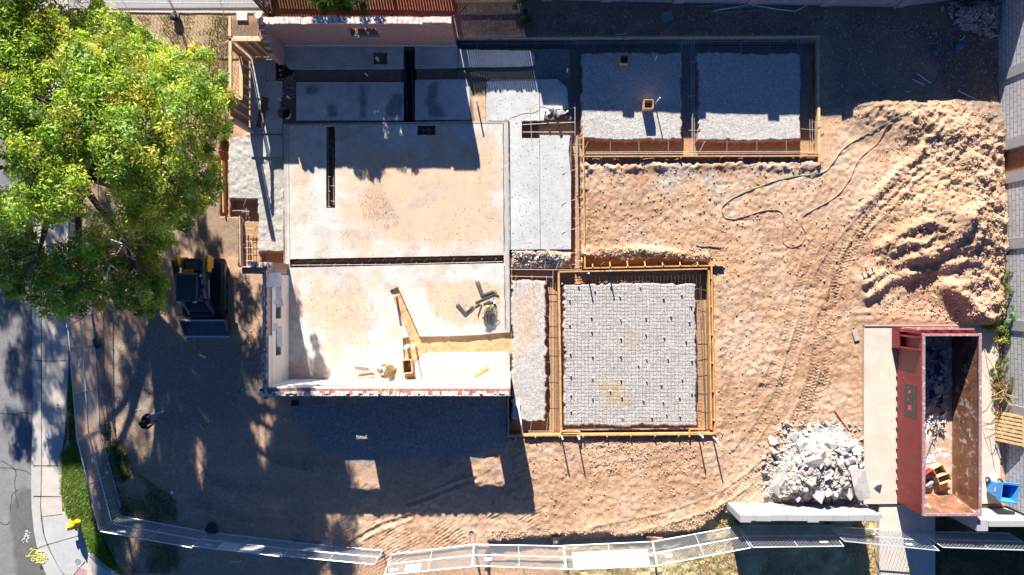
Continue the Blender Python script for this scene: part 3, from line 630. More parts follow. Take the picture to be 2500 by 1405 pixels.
# ------------------------------------------------------------------ streets and paving
def conc_col(base, seed, amp=.08, joints=(), al=1.0):
    def f(px, py, x, y):
        c = np.ones((len(px), 4)); c[:, :3] = np.array(base) * (1 + amp * fbm(x, y, 1.1, 5, seed) + amp * .7 * fbm(x, y, .3, 3, seed + 7))[:, None]
        c[:, 3] = al; return np.clip(c, .01, 1)
    return f
def road_col(px, py, x, y):
    c = np.ones((len(px), 4)); a = fbm(x, y, 1.5, 5, 120); c[:, :3] = np.array((.205, .20, .195)) * (1 + .12 * a)[:, None]
    pt = blob(px, py, [(46, 1196), (62, 1194), (80, 1190), (84, 1260), (120, 1410), (40, 1410), (28, 1320), (22, 1240)], 2, 2, x, y, 8)
    c[:, :3] = c[:, :3] * (1 - pt[:, None]) + np.array((.13, .125, .12)) * pt[:, None]; c[:, 3] = .55; return c
rd_o = [(-3000, -3000), (84, -3000), (80, 0), (78, 700), (80, 990), (77, 1100), (76, 1190), (77, 1240), (83, 1300), (96, 1365), (113, 1405), (180, 1520), (330, 1700), (330, 3000), (-3000, 3000)]
def near_road(px, py, x, y): return road_col(px, py, x, y)
road = sheet('road', [(-160, -160), (82, -160), (80, 0), (78, 700), (80, 990), (77, 1100), (76, 1190), (77, 1240), (83, 1300), (96, 1365), (113, 1405), (150, 1480), (190, 1560), (-160, 1560)], [], -.13, .14, .05, ASPH, near_road); tag(road, kind='structure')
road2 = sheet('road', [(-5200, -5200), (84, -5200), (84, 6500), (-5200, 6500)], [], -.138, 3.0, .05, ASPH, road_col); tag(road2, kind='structure')
CR = M('crack_dark', (.05, .048, .045), .95, 0, 5, 0)  # dark line colour for cracks and joints
def flat_line(name, px_pts, z, wdt, mat, parent=None, jit=.0, seed=1, n=6):
    rr = random.Random(seed); pts = catmull([(a, b, 0) for a, b in px_pts], n); pts = [G(p.x + rr.uniform(-jit, jit), p.y + rr.uniform(-jit, jit), z) for p in pts]; mb = MB()
    o0 = wloc(parent) if parent is not None else 0
    vs = []; fs = []
    for i, p in enumerate(pts):
        d = (pts[min(i + 1, len(pts) - 1)] - pts[max(0, i - 1)]); nn = Vector((-d.y, d.x, 0)).normalized() * wdt / 2 * (rr.uniform(.6, 1.3) if jit else 1)
        vs += [p + nn, p - nn]
    fs = [(2 * i, 2 * i + 1, 2 * i + 3, 2 * i + 2) for i in range(len(pts) - 1)]; mb.add(vs, fs); return mb.build(name, mat, parent)
for i, c in enumerate(([(0, 1125), (20, 1135), (38, 1150), (36, 1190), (45, 1240)], [(0, 1142), (30, 1145), (60, 1150), (76, 1160)], [(0, 1010), (30, 1012), (60, 1008), (80, 1012)], [(0, 1275), (12, 1282), (24, 1275)], [(46, 1196), (30, 1210), (24, 1250)])):
    flat_line('road_crack', c, -.126, .03, CR, road, 1.2, i)
kerb = sheet('kerb', [(80, -200), (101, -200), (101, 1130), (99, 1240), (108, 1310), (132, 1365), (160, 1410), (240, 1520), (160, 1480), (113, 1405), (96, 1365), (83, 1300), (77, 1240), (76, 1190), (77, 1100), (80, 990), (78, 700), (80, 0)], [], 0.0, .16, .14, PAVE, conc_col((.40, .385, .35), 130)); tag(kerb, kind='structure')
sidewalk = sheet('sidewalk', [(102, -200), (166, -200), (166, 900), (162, 1010), (152, 1100), (150, 1205), (152, 1250), (170, 1262), (196, 1275), (205, 1310), (216, 1345), (260, 1390), (330, 1440), (330, 1500), (230, 1500), (162, 1410), (133, 1365), (109, 1310), (100, 1240), (102, 1130)], [], .004, .16, .12, PAVE, conc_col((.46, .41, .36), 135)); tag(sidewalk, kind='structure')
apron = sheet('corner_ramp', [(103, 1262), (155, 1256), (171, 1264), (196, 1277), (205, 1312), (207, 1370), (180, 1404), (150, 1400), (133, 1365), (110, 1310)], [], .010, .16, .05, PAVE, conc_col((.40, .39, .38), 138, .06)); tag(apron, kind='structure')
for i, c in enumerate(([(80, 880), (120, 882), (168, 880)], [(80, 1137), (151, 1138)], [(80, 1212), (150, 1213)], [(104, 1262), (152, 1256)], [(85, 1341), (116, 1330), (194, 1308)], [(207, 1372), (178, 1406)], [(101, 700), (101, 1130), (99, 1240), (108, 1310), (132, 1365), (156, 1406)])):
    flat_line('expansion_joint', c, .015, .022, CR, sidewalk, .3, i)
ybr = sheet('garden_edging', [(214, 1352), (226, 1352), (262, 1385), (335, 1430), (330, 1440), (255, 1396)], [], .09, .2, .12, PAVE, conc_col((.55, .55, .56), 141)); tag(ybr, 'pale concrete edging strip curving beside the grass at the street corner', 'edging')
mb = MB(); TACT = M('tactile_red', (.42, .24, .22), .8, .1)
for i in range(7):
    for j in range(7): mb.lathe(T(184 + i * 3.6 + j * .9, 1407 - j * 4 + i * 1.6, .018), [(.02, 0), (.014, .008)], 6)
pad = MB(); pad.add([T(176, 1412, .016), T(194, 1390, .016), T(215, 1406, .016), T(196, 1430, .016)], [(0, 1, 2, 3)]); po = pad.build('tactile_pad', TACT); tag(po, 'small red bumpy tactile paving pad at the street corner', 'paving pad'); mb.build('bumps', TACT, po)
mb = MB(); mb.lathe(T(190.5, 1371, .012), [(.118, 0), (.118, .008), (.10, .010), (.09, .006), (.0, .006)], 24); mc = mb.build('manhole_cover', M('iron_cover', (.22, .22, .21), .7, .2)); tag(mc, 'small round grey access cover set in the pale corner paving', 'manhole cover')
driveway = sheet('driveway', [(2110, 797), (2438, 795), (2440, 1000), (2444, 1230), (2284, 1231), (2110, 1231)], [], .05, .16, .2, PAVE, conc_col((.50, .43, .35), 150, .12), None, .006); tag(driveway, kind='structure')
fpath = sheet('footpath', [(2147, 1233), (2283, 1233), (2284, 1600), (2147, 1600)], [], -.02, .16, .2, PAVE, conc_col((.52, .46, .38), 155, .08)); tag(fpath, kind='structure')
mb = MB(); mb.box(tuple((G(2110, 797, .05) + G(2440, 795, .05)) / 2 + Vector((0, .02, .012))), (5.5, .07, .05)); tag(mb.build('driveway_edge', M('red_edge', (.46, .30, .24), .9, .2)), 'low reddish concrete edge along the top of the driveway behind the dumpster', 'edging')
upper = sheet('upper_pavement', [(-150, -300), (660, -300), (660, 18), (-150, 22)], [], -.02, .2, .1, PAVE, conc_col((.30, .29, .28), 158)); tag(upper, kind='structure')  # grey lowered over the whole sheet, standing in for shade
# paint on the road: the sprayed utility marks
YEL = M('yellow_spray', (.72, .60, .08), .8, .2, 20, 0); WSP = M('white_spray', (.72, .72, .72), .8, .2, 20, 0)
def strokes(name, L, mat, label, cat, par, w_=.03, z=.022):
    mb = MB()
    for s_ in L:
        pts = [G(a / 8.333, 1240 + b / 8.333, 0) for a, b in s_]; pts = catmull(pts, 4) if len(pts) > 2 else pts
        for i, (p, q) in enumerate(zip(pts[:-1], pts[1:])):
            d = (q - p).normalized() * .008; zz = z if (1250 + (p.x + q.x) * 30) > 89 else -.122
            mb.bar((p.x - d.x, p.y - d.y, zz + i * .0003), (q.x + d.x, q.y + d.y, zz + i * .0003), w_, .003)
    o = mb.build(name, mat); tag(o, label, cat); return o
strokes('spray_mark', [[(480, 1010), (530, 1010), (570, 950), (612, 895), (595, 850), (562, 880)], [(625, 900), (645, 878), (700, 885), (722, 925), (665, 955), (735, 950), (715, 985), (660, 1012), (640, 985)], [(740, 890), (850, 885)], [(780, 890), (772, 930), (830, 950), (840, 985), (770, 1000)], [(862, 975), (850, 890), (920, 895), (925, 985), (885, 992)], [(480, 1018), (640, 1002), (800, 1008), (980, 1022)], [(630, 1035), (600, 1060), (605, 1100), (640, 1110), (660, 1075), (632, 1036)], [(660, 1080), (680, 1060), (700, 1062)], [(705, 1050), (740, 1038), (772, 1060), (765, 1100), (730, 1115), (715, 1080), (765, 1068)], [(795, 1040), (778, 1080), (790, 1112), (830, 1090)], [(825, 1045), (880, 1042), (912, 1072), (890, 1112), (832, 1112), (826, 1046)]], YEL, 'yellow sprayed utility numbers running from the road onto the kerb', 'paint mark', None)
strokes('spray_mark', [[(470, 515), (492, 488), (520, 500), (500, 520)], [(545, 532), (572, 528)], [(490, 545), (470, 560), (490, 576), (512, 560), (490, 545)], [(552, 590), (512, 590), (515, 612), (548, 635), (520, 662)], [(440, 600), (482, 598), (452, 622)], [(545, 645), (488, 692), (530, 722)], [(400, 690), (452, 640), (460, 662)], [(425, 735), (436, 722)]], WSP, 'small white sprayed letters on the dark asphalt patch', 'paint mark', None, .022)
strokes('spray_mark', [[(a * 8.333, (b - 1240) * 8.333) for a, b in s_] for s_ in ([(2211, 1385), (2242, 1384)], [(2219, 1385), (2221, 1404)], [(2213, 1394), (2220, 1393)], [(2230, 1386), (2231, 1398), (2240, 1400)], [(2233, 1390), (2239, 1393)])], YEL, 'faint yellow sprayed mark on the footpath south of the dumpster', 'paint mark', None, .03, -.012)
# ------------------------------------------------------------------ boundary walls and wooden fences
CMU_X = brick_mat('grey_block_x', (.28, .28, .28), (.31, .305, .30), (.20, .20, .20), .40, .20, 'x', .012)
CMU_Y = brick_mat('grey_block_y', (.44, .44, .44), (.49, .485, .48), (.22, .22, .22), .40, .20, 'y', .018)
CAP = M('block_cap', (.31, .305, .30), .85, .08, 3, .2, 50, .004)
def block_wall(a, b, h, th, side, mat, label, piers, z0=-.3, cap=.05, pier_w=.42, pier_up=.1):
    """a,b plan px ends of the face line; body goes to 'side' (unit, world)"""
    A = T(*a); B = T(*b); root = thing('block_wall', label, 'wall', ((A + B) / 2).to_tuple()); sv = Vector(side)
    c = (A + B) / 2 + sv * th / 2; d = (B - A); L = d.length; ang = math.atan2(d.y, d.x); mb = MB()
    mb.box((c.x, c.y, (h + z0) / 2), (L, th, h - z0), (0, 0, ang)); mb.build('wall', mat, root)
    mb = MB(); n = max(1, int(L / .8)); rr = random.Random(int(L * 10))
    for i in range(n):
        p = A + d * ((i + .5) / n) + sv * th / 2; mb.box((p.x, p.y, h + cap / 2 + .003), (L / n - .006, th + .03 + rr.uniform(-.008, .008), cap), (0, 0, ang))
    mb.build('coping', CAP, root)
    for t_ in piers:
        p = A + d * t_ + sv * th / 2; mb = MB(); mb.box((p.x, p.y, (h + pier_up + z0) / 2), (pier_w, th + .09, h + pier_up - z0), (0, 0, ang)); pr = mb.build('pier', CAP, root)
        mb = MB(); mb.box((p.x, p.y, h + pier_up + .025), (pier_w + .03, th + .12, .05), (0, 0, ang)); mb.build('pier_cap', CAP, pr)
    return root
nb = block_wall((1275, 0), (2185, 18), 2.05, .2, (0, 1, 0), CMU_X, 'long grey concrete block wall along the top edge of the site', [(1335 - 1275) / 910, (1480 - 1275) / 910, (1655 - 1275) / 910, (1834 - 1275) / 910, (2014 - 1275) / 910])
block_wall((2187, 18), (2445, -12), 2.05, .2, (0, 1, 0), CMU_X, 'slanting grey block wall behind the brick heap in the top right corner', [.02])
ex = [(2436, -40), (2436, 170), (2440, 355)]
block_wall((2435, -60), (2440, 372), 1.85, .2, (1, 0, 0), CMU_Y, 'tall pale block wall on the right edge, north of the timber gate', [.58, .97], pier_up=.04)
block_wall((2443, 432), (2448, 800), 1.85, .2, (1, 0, 0), CMU_Y, 'sunlit pale block wall on the right edge between timber gate and weeds', [.02, .45, .98], pier_up=.04)
block_wall((2448, 800), (2456, 1235), 1.85, .2, (1, 0, 0), CMU_Y, 'grey block wall on the right edge behind the pallet and dry brush', [.45], pier_up=.04)
mb = MB(); tgate = thing('timber_gate', 'short brown timber gate filling a gap in the right hand block wall', 'gate', T(2444, 402).to_tuple())
for i in range(9):
    y_ = T(0, 374).y - i * .113 - .05; b_ = MB(); b_.box((T(2444, 0).x + .06, y_, .80), (.03, .105, 2.0 + .05 * ((i * 7) % 3))); b_.build('board', M('gate_board', (.26, .13, .07), .85, .4, 6) if i == 0 else bpy.data.materials['gate_board'], tgate)
for zz in (.3, 1.4): mb.box((T(2444, 0).x + .10, T(0, 402).y, zz), (.05, 1.05, .09))
mb.build('rail', DARKWOOD, tgate)
pr = thing('block_wall', 'low pale block wall with two piers below the rubble heap', 'wall', T(1935, 1232).to_tuple())
mb = MB(); a = T(1776, 1228); b = T(2098, 1230); mb.box(((a.x + b.x) / 2, a.y - .1, .52), (b.x - a.x, .2, 1.96)); mb.build('wall', CMU_X, pr)
mb = MB(); rr = random.Random(2); nseg = 9
for i in range(nseg):
    x_ = a.x + (b.x - a.x) * (i + .5) / nseg; mb.box((x_, a.y - .1 + rr.uniform(-.01, .01), 1.53), ((b.x - a.x) / nseg - .012, .22, .055), (0, 0, rr.uniform(-.015, .015)))
mb.build('coping', CAP, pr)
for x_ in (1788, 1944):
    mb = MB(); p = T(x_, 0); mb.box((p.x, a.y - .12, .56), (.42, .27, 2.05)); mb.build('pier', CAP, pr)
mb = MB()
for i in range(9): mb.box((b.x + .02 - rr.uniform(0, .12), a.y - .1 + rr.uniform(-.05, .05), .1 + i * .17), (.22, .2, .15), (0, 0, rr.uniform(-.3, .3)))
mb.build('broken_end', CAP, pr)
p2 = thing('block_wall', 'low grey block wall beside the blue bin with a square end pier', 'wall', T(2420, 1248).to_tuple())
a = T(2325, 1240); b = T(2620, 1244); mb = MB(); mb.box(((a.x + b.x) / 2, a.y - .12, .5), (b.x - a.x, .2, 2.0)); mb.build('wall', CMU_X, p2)
mb = MB(); mb.box(((a.x + b.x) / 2 + .2, a.y - .12, 1.53), (b.x - a.x - .4, .22, .05)); mb.build('coping', CAP, p2)
mb = MB(); mb.box((a.x + .1, a.y - .16, .58), (.42, .42, 2.12)); mb.build('pier', CAP, p2)
# picket fences at the top
def picket(name, a, b, h, label, w_=.085, gap=.02, mat=DARKWOOD, z0=-.02, seed=0):
    A = T(*a); B = T(*b); d = B - A; L = d.length; u = d / L; ang = math.atan2(d.y, d.x); root = thing(name, label, 'fence', ((A + B) / 2).to_tuple()); rr = random.Random(seed)
    n = int(L / (w_ + gap)); nrm = Vector((-u.y, u.x, 0)); mb = MB()
    for i in range(n):
        p = A + u * ((i + .5) * (w_ + gap)); hh = h + rr.uniform(-.03, .03); mb.box((p.x, p.y, z0 + hh / 2), (w_, .018, hh), (rr.uniform(-.01, .01), 0, ang))
    mb.build('pickets', mat, root)
    for zz in (.3, h * .5, h - .25):
        mb = MB(); mb.bar(A + nrm * .035 + Vector((0, 0, zz)), B + nrm * .035 + Vector((0, 0, zz)), .04, .09); mb.build('rail', mat, root)
    q = max(2, int(L / 2.4) + 1)
    for i in range(q):
        mb = MB(); p = A + d * (i / (q - 1)) + nrm * .09; mb.box((p.x, p.y, h / 2), (.09, .09, h + .1)); mb.build('post', mat, root)
picket('wooden_fence', (1112, 8), (1272, 4), 1.82, 'grey brown picket fence at the top between house and block wall', mat=M('grey_pickets', (.24, .18, .14), .9, .3), seed=1, gap=.012)
picket('wooden_fence', (672, -8), (1108, -2), 1.82, 'reddish picket fence behind the north brick wall and small tree', gap=.03, seed=2)
picket('wooden_fence', (664, 42), (666, -60), 1.75, 'dark picket fence running up beside the top chain link panel', gap=.035, seed=3)

# joint and cracks in the pale slab
flat_line('slab_joint', [(1317, 200), (1318, 292)], SZ + .004, .022, CR, house, .2, 3, 2); flat_line('slab_joint', [(1318, 340), (1318, 470), (1319, 608)], SZ + .004, .018, CR, house, .3, 4)
flat_line('slab_crack', [(1240, 300), (1245, 290), (1262, 284), (1276, 278), (1300, 277), (1317, 270)], SZ + .004, .022, CR, house, .8, 5); flat_line('slab_crack', [(1317, 261), (1330, 263), (1345, 267)], SZ + .004, .02, CR, house, .5, 6)
flat_line('slab_joint', [(705, 305), (706, 480), (708, 630)], SZ + .004, .02, CR, house, .3, 7); flat_line('slab_joint', [(700, 305), (960, 303), (1228, 301)], SZ + .004, .02, CR, house, .3, 8); flat_line('slab_joint', [(1229, 302), (1230, 480), (1231, 615)], SZ + .004, .035, CR, house, .9, 9); flat_line('slab_joint', [(1231, 650), (1233, 740), (1234, 806)], SZ + .004, .03, CR, house, .9, 10)
# ------------------------------------------------------------------ formwork boards
def board(name, a, b, w, h, z, mat, label, cat='form board', stakes=0, side=1, group=None, slen=.3, skip_last=False):
    """timber form: a,b apparent px at height z (top). h = board depth"""
    A = G(*a, z); B = G(*b, z); u = (B - A).normalized(); nrm = Vector((-u.y, u.x, 0)) * side
    root = thing(name, label, cat, ((A + B) / 2 - Vector((0, 0, h))).to_tuple(), group)
    L = (B - A).length; n = max(1, round(L / 3.2)); rr = random.Random(int(a[0] + a[1]))
    for i in range(n):
        mb = MB(); p = A + (B - A) * (i / n); q = A + (B - A) * ((i + 1) / n) - u * .008; j = nrm * rr.uniform(-.008, .008)
        mb.bar(p - Vector((0, 0, h / 2)) + j, q - Vector((0, 0, h / 2)) - j, w, h); mb.build('plank', mat, root)
    for i in range(stakes):
        t = (i + .5) / stakes; p = A + (B - A) * t + nrm * (w / 2 + .02); l = slen * rr.uniform(.8, 1.1)
        mb = MB(); mb.bar(p - Vector((0, 0, h + .15)), p + Vector((rr.uniform(-.02, .02), rr.uniform(-.02, .02), .05)), .035, .05); mb.bar(p - Vector((0, 0, .02)) , p + nrm * l - Vector((0, 0, h - .03)), .035, .02)
        mb.build('stake', mat, root)
    return root
FZ = .16
board('form_board', (1116, 93), (2004, 88), .06, .28, FZ, WOODG, 'long grey form plank along the top of the upper foundation trench', stakes=8, side=1)
board('form_board', (2000, 90), (2000, 262), .06, .28, FZ, WOODG, 'shaded grey form plank at the upper right corner of the far gravel pads', stakes=2, side=1)
board('form_board', (2000, 263), (1999, 376), .10, .28, FZ, STUD, 'sunlit pale form plank right of the far gravel pad', stakes=0, side=1)
board('form_board', (1420, 382), (2003, 381), .045, .28, FZ, WOOD, 'long yellow form plank along the lower edge of the two upper pads', stakes=6, side=-1)
board('form_board', (1424, 335), (1428, 655), .05, .28, FZ, WOOD, 'yellow form plank running down from the upper pads beside the pale slab', stakes=0, side=1)
board('form_board', (1408, 332), (1409, 470), .04, .26, FZ, WOODG, 'thin grey form plank in the narrow trench beside the pale slab', stakes=0)
board('form_board', (1426, 655), (1768, 648), .05, .26, FZ, WOOD, 'outer yellow form plank above the rebar mat, reaching past the corner', stakes=8, side=1, slen=.28)
board('form_board', (1364, 664), (1728, 657), .05, .26, FZ, WOOD, 'inner yellow form plank along the top edge of the rebar mat', stakes=0)
board('form_board', (1364, 665), (1370, 1052), .07, .26, FZ, WOOD, 'yellow form plank between the narrow gravel strip and the rebar mat', stakes=0)
board('form_board', (1731, 660), (1737, 1050), .06, .26, FZ, WOOD, 'inner yellow form plank on the right side of the rebar mat', stakes=0)
board('form_board', (1737, 644), (1746, 1062), .06, .30, FZ + .02, WOOD, 'outer orange form plank on the right side of the rebar mat', stakes=6, side=-1, slen=.12)
board('form_board', (1278, 1064), (1744, 1060), .07, .26, FZ, WOOD, 'yellow form plank along the lower edge of the rebar mat', stakes=8, side=-1, slen=.25)
board('form_board', (1240, 1067), (1277, 1066), .06, .24, FZ - .02, WOODG, 'short brown form plank at the lower left foundation corner', stakes=1, side=-1)
board('form_board', (1240, 955), (1241, 1066), .06, .24, FZ - .02, WOODG, 'shaded brown form plank dropping from the southeast wall corner', stakes=0)
board('form_board', (585, 528), (586, 650), .05, .26, FZ, WOODG, 'grey form plank beside the loader along the western trench', stakes=0)
board('form_board', (586, 651), (640, 652), .05, .22, FZ - .02, WOODG, 'short dark form plank by the brick return near the loader', stakes=0)
board('form_board', (541, 392), (545, 520), .05, .26, FZ, WOOD, 'orange form plank under the tree edge west of the gravel strip', stakes=0)
# short cross cleats over the forms
for k, (x, y, wx_, wy_, lb) in enumerate(((1391, 1053, .8, .06, 'short yellow cleat lying over the lower left corner of the rebar mat forms'), (1702, 1048, .62, .06, 'short yellow cleat lying over the lower right corner of the rebar mat forms'))):
    root = thing('form_cleat', lb, 'cleat', G(x, y, FZ).to_tuple()); mb = MB(); mb.box(G(x, y, FZ + .04), (wx_, wy_, .06)); mb.build('bar', WOOD, root)
    mb = MB(); s = -1 if k else 1; mb.box(G(x, y, FZ + .03) + Vector((s * wx_ / 2, -.16, 0)), (.06, .32, .07)); mb.build('leg', WOOD, root)
mb = MB(); mb.bar(G(2002, 376, FZ + .02), G(1999, 404, FZ + .02), .10, .05); tag(mb.build('plank_offcut', WOOD), 'short orange plank end sticking out at the lower right corner of the upper pads', 'plank')
# tall steel form stakes
def stakes(L):
    for x, y, h, lean, lb in L:
        p = T(x, y, -.1); mb = MB(); top = T(x, y) + Vector((lean[0], lean[1], h)); root = thing('steel_stake', lb, 'stake', p.to_tuple())
        mb.bar(p - Vector((0, 0, .2)), top, .055, .05); mb.build('rod', GALV, root)
        mb = MB(); mb.box(top, (.05, .05, .03)); mb.build('head', WHITE, root)
stakes([(1369, 1062, .78, (.02, 0), 'leaning steel stake at the lower left corner of the rebar mat'), (1409, 1062, .78, (.0, 0), 'second steel stake from the lower left corner of the rebar mat'),
        (1703, 1058, .78, (0, 0), 'steel stake beside the cleat at the lower right of the rebar mat'), (1737, 1062, .82, (.12, -.2), 'bent steel stake at the lower right corner of the outer forms'),
        (1434, 668, .55, (0, 0), 'steel stake over the top left of the rebar mat'), (1486, 662, .55, (0, 0), 'steel stake standing in the trench above the rebar mat')])
# wire ties / sticks across forms
for (a, b, z0, z1, lb) in (((1466, 655), (1476, 640), .2, .3, 'thin dark wire hooked over the upper form of the rebar mat'), ((1688, 655), (1700, 642), .2, .3, 'bent dark wire hooked near the upper right form corner'), ((1975, 302), (2012, 292), .2, .25, 'grey strap lying across the right form of the far pad')):
    mb = MB(); mb.tube(catmull([G(*a, z0), G((a[0] + b[0]) / 2 - 4, (a[1] + b[1]) / 2, z1 + .05), G(*b, z1)]), .012); tag(mb.build('tie_wire', REBARD), lb, 'wire')
# ------------------------------------------------------------------ reinforcement cages in the trenches
def cage(label, runs, ties, mat=REBAR, r=.0105, z=-.06):
    p0 = runs[0][0]; root = thing('rebar_cage', label, 'rebar', G(p0[0], p0[1], z).to_tuple())
    for i, rn in enumerate(runs):
        zz = z if len(rn[0]) == 2 else None
        mb = MB(); mb.tube([G(q[0], q[1], q[2] if len(q) > 2 else z) for q in rn], r, 5); mb.build('bar', mat, root)
    for a, b in ties:
        mb = MB(); mb.tube([G(*a[:2], a[2] if len(a) > 2 else z + .02), G(*b[:2], b[2] if len(b) > 2 else z + .02)], r * .8, 4); mb.build('tie', mat, root)
    return root
rr = random.Random(21)
def ladder(a, b, a2, b2, n, over=3, z=-.04, jit=2):
    out = []
    for i in range(n):
        t = (i + .5) / n; p = (a[0] + (b[0] - a[0]) * t, a[1] + (b[1] - a[1]) * t); q = (a2[0] + (b2[0] - a2[0]) * t, a2[1] + (b2[1] - a2[1]) * t)
        d = Vector((q[0] - p[0], q[1] - p[1])).normalized() * over; out.append(((p[0] - d.x + rr.uniform(-jit, jit), p[1] - d.y, z), (q[0] + d.x + rr.uniform(-jit, jit), q[1] + d.y, z)))
    return out
cage('long rebar lines with angled hooks in the trench splitting the house floor', [[(712, 648, .02), (960, 646, .02), (1228, 639, .02)], [(712, 640, -.2), (1228, 630, -.2)]],
     [((712 + i * 33 + 4, 651, .04), (712 + i * 33 + 9, 640, -.02)) for i in range(16)] + [((730 + i * 34 + 6, 631, .08), (730 + i * 34 - 2, 641, -.1)) for i in range(15)])
cage('two long rebar lines in the upper trench above both gravel pads', [[(1122, 106), (1990, 101)], [(1122, 110, -.2), (1990, 106, -.2)]], ladder((1130, 107), (1985, 102), (1130, 128), (1985, 124), 12, 2))
cage('rebar lines in the trench below the two upper gravel pads', [[(1424, 372), (1990, 370)], [(1424, 376), (1990, 374)]], [((x, 374, -.04), (x, 345, .0)) for x in (1490, 1560, 1632, 1775, 1848, 1920)] + [((1424, 372, -.04), (1436, 346, 0)), ((1707, 372, -.04), (1722, 344, 0))])
cage('rebar lines standing in the trench between the two upper gravel pads', [[(1688, 100), (1690, 375)], [(1694, 100), (1696, 378)], [(1691, 270, .0), (1692, 380, 0)]], ladder((1684, 130), (1686, 340), (1700, 130), (1702, 340), 5, 4))
cage('rebar lines at the right end of the far gravel pad', [[(1983, 260), (1984, 378)], [(1977, 290), (1979, 378)], [(1990, 240, -.2), (1990, 376, -.2)]], [((1954, 315, 0), (1990, 318, 0)), ((1957, 376, -.1), (1985, 372, -.1))])
cage('rebar lines in the narrow trench right of the pale slab', [[(1403, 250, .03), (1404, 330, .03), (1409, 660, .03)], [(1411, 330, -.05), (1414, 660, -.05)], [(1416, 340, -.1), (1420, 660, -.1)]], [((1372, y, .13), (1412, y - 12, .02)) for y in (424, 497, 568)] + ladder((1400, 340), (1404, 650), (1420, 340), (1424, 650), 12, 1))
cage('bright rebar pair across the pit in the pale slab', [[(1276, 305, .12), (1340, 301, .12), (1404, 299, .12)], [(1276, 323, .12), (1404, 323, .12)], [(1404, 262, .12), (1404, 330, .12)], [(1294, 262, .125), (1298, 340, .125), (1300, 354, .125)], [(1386, 264, .12), (1404, 264, .12)]], [])
cage('rebar frame in the trench between the garage slab and narrow gravel strip', [[(1246, 658, .05), (1420, 660, .05)], [(1246, 675, .05), (1350, 677, .05)], [(1350, 659, .05), (1351, 1050, -.02)]],
     [((1257, 650, .06), (1258, 660, .06)), ((1296, 634, .06), (1296, 660, .06)), ((1332, 630, .06), (1330, 659, .06)), ((1260, 672, .06), (1258, 714, .1)), ((1298, 672, .06), (1303, 716, .1)), ((1334, 674, .06), (1335, 690, .1)), ((1368, 628, .1), (1357, 659, .06)), ((1383, 628, .1), (1397, 659, .06)), ((1376, 618, .06), (1410, 618, .06)), ((1372, 646, .04), (1406, 646, .04)), ((1341, 683, .0), (1350, 677, .06))])
cage('rebar lines in the trench between the narrow gravel strip and rebar mat', [[(1345, 690, -.05), (1347, 1055, -.05)], [(1356, 690, -.1), (1358, 1055, -.1)], [(1361, 690, -.18), (1362, 1055, -.18)]], [((1330, y, .0), (1378, y + 4, -.02)) for y in (745, 772, 818, 884, 948, 1010)], REBARD)
cage('rebar lines in the trench right of the rebar mat', [[(1708, 735, -.1), (1716, 900, -.1), (1722, 1050, -.1)], [(1716, 730, -.12), (1722, 1050, -.12)], [(1712, 700, .0), (1712, 752, 0)], [(1724, 720, -.14), (1728, 1050, -.14)]], [((1700, y, 0), (1728, y + rr.uniform(-6, 6), 0)) for y in (705, 790, 830, 870, 912, 955, 1000)], REBARD)
cage('rebar lines in the trench along the lower edge of the rebar mat', [[(1380, 1049), (1712, 1046)], [(1380, 1051, -.1), (1712, 1048, -.1)], [(1290, 1053), (1345, 1053)], [(1290, 1057), (1345, 1057)]], [((x, 1047, -.04), (x, 1020, .04)) for x in (1451, 1520, 1592, 1661)] + [((1294, 1056, -.02), (1299, 1025, 0)), ((1334, 1056, -.02), (1337, 1020, 0))])
cage('rebar lines in the western trench beside the loader', [[(601, 530), (602, 648)], [(608, 530), (610, 648)]], ladder((600, 535), (600, 645), (618, 535), (618, 645), 7, 1) + [((603, 651, 0), (690, 648, 0))])
cage('rebar lines under the tree edge west of the gravel strip', [[(528, 340), (530, 520)], [(534, 340), (536, 525)]], ladder((526, 350), (526, 515), (540, 350), (540, 515), 5, 1))
cage('small rebar cluster over the footing pit west of the house', [[(567, 515, .1), (604, 514, .1)], [(590, 518, .1), (610, 517, .1)], [(601, 508, .12), (602, 526, .12)], [(606, 512, .12), (606, 526, .12)]], [((594, 505, .1), (602, 483, .1))])
cage('rebar pair inside the narrow cut in the main room floor', [[(801, 310, -.05), (803, 506, -.05)], [(813, 360, -.05), (815, 500, -.05)]], [((796, y, -.02), (806, y + 2, -.02)) for y in (358, 394, 430, 466, 503)] + [((808, y, -.02), (819, y + 2, -.02)) for y in (345, 380, 417, 454, 491)])
cage('rebar grid inside the small square cut in the main room floor', [[(1020, 318, -.05), (1062, 318, -.05)], [(1033, 307, -.05), (1033, 330, -.05)], [(1047, 307, -.05), (1047, 330, -.05)]], [])
cage('row of short dowels along the excavated strip in the front room', [[(1040, 858, -.02), (1042, 850, -.02)]], [((1030 + i * 32 + rr.uniform(-3, 3), 832, -.12), (1027 + i * 32, 847, -.14)) for i in range(7)] + [((1055 + i * 29, 848 + rr.uniform(-3, 3), -.12), (1052 + i * 29, 860, -.05)) for i in range(7)], REBARD)
cage('short bent bars across the slanting cut in the front room', [[(956, 706, .1), (962, 724, .0)]], [((982, 744, -.1), (990, 747, -.1)), ((978, 762, -.1), (989, 763, -.1)), ((986, 779, -.1), (999, 771, -.1)), ((1002, 809, -.1), (1013, 796, -.1)), ((1006, 830, -.1), (1018, 818, -.1)), ((987, 843, -.1), (996, 838, -.1)), ((988, 876, -.1), (1000, 879, -.1)), ((1008, 876, -.1), (1020, 880, -.1))], REBARD)
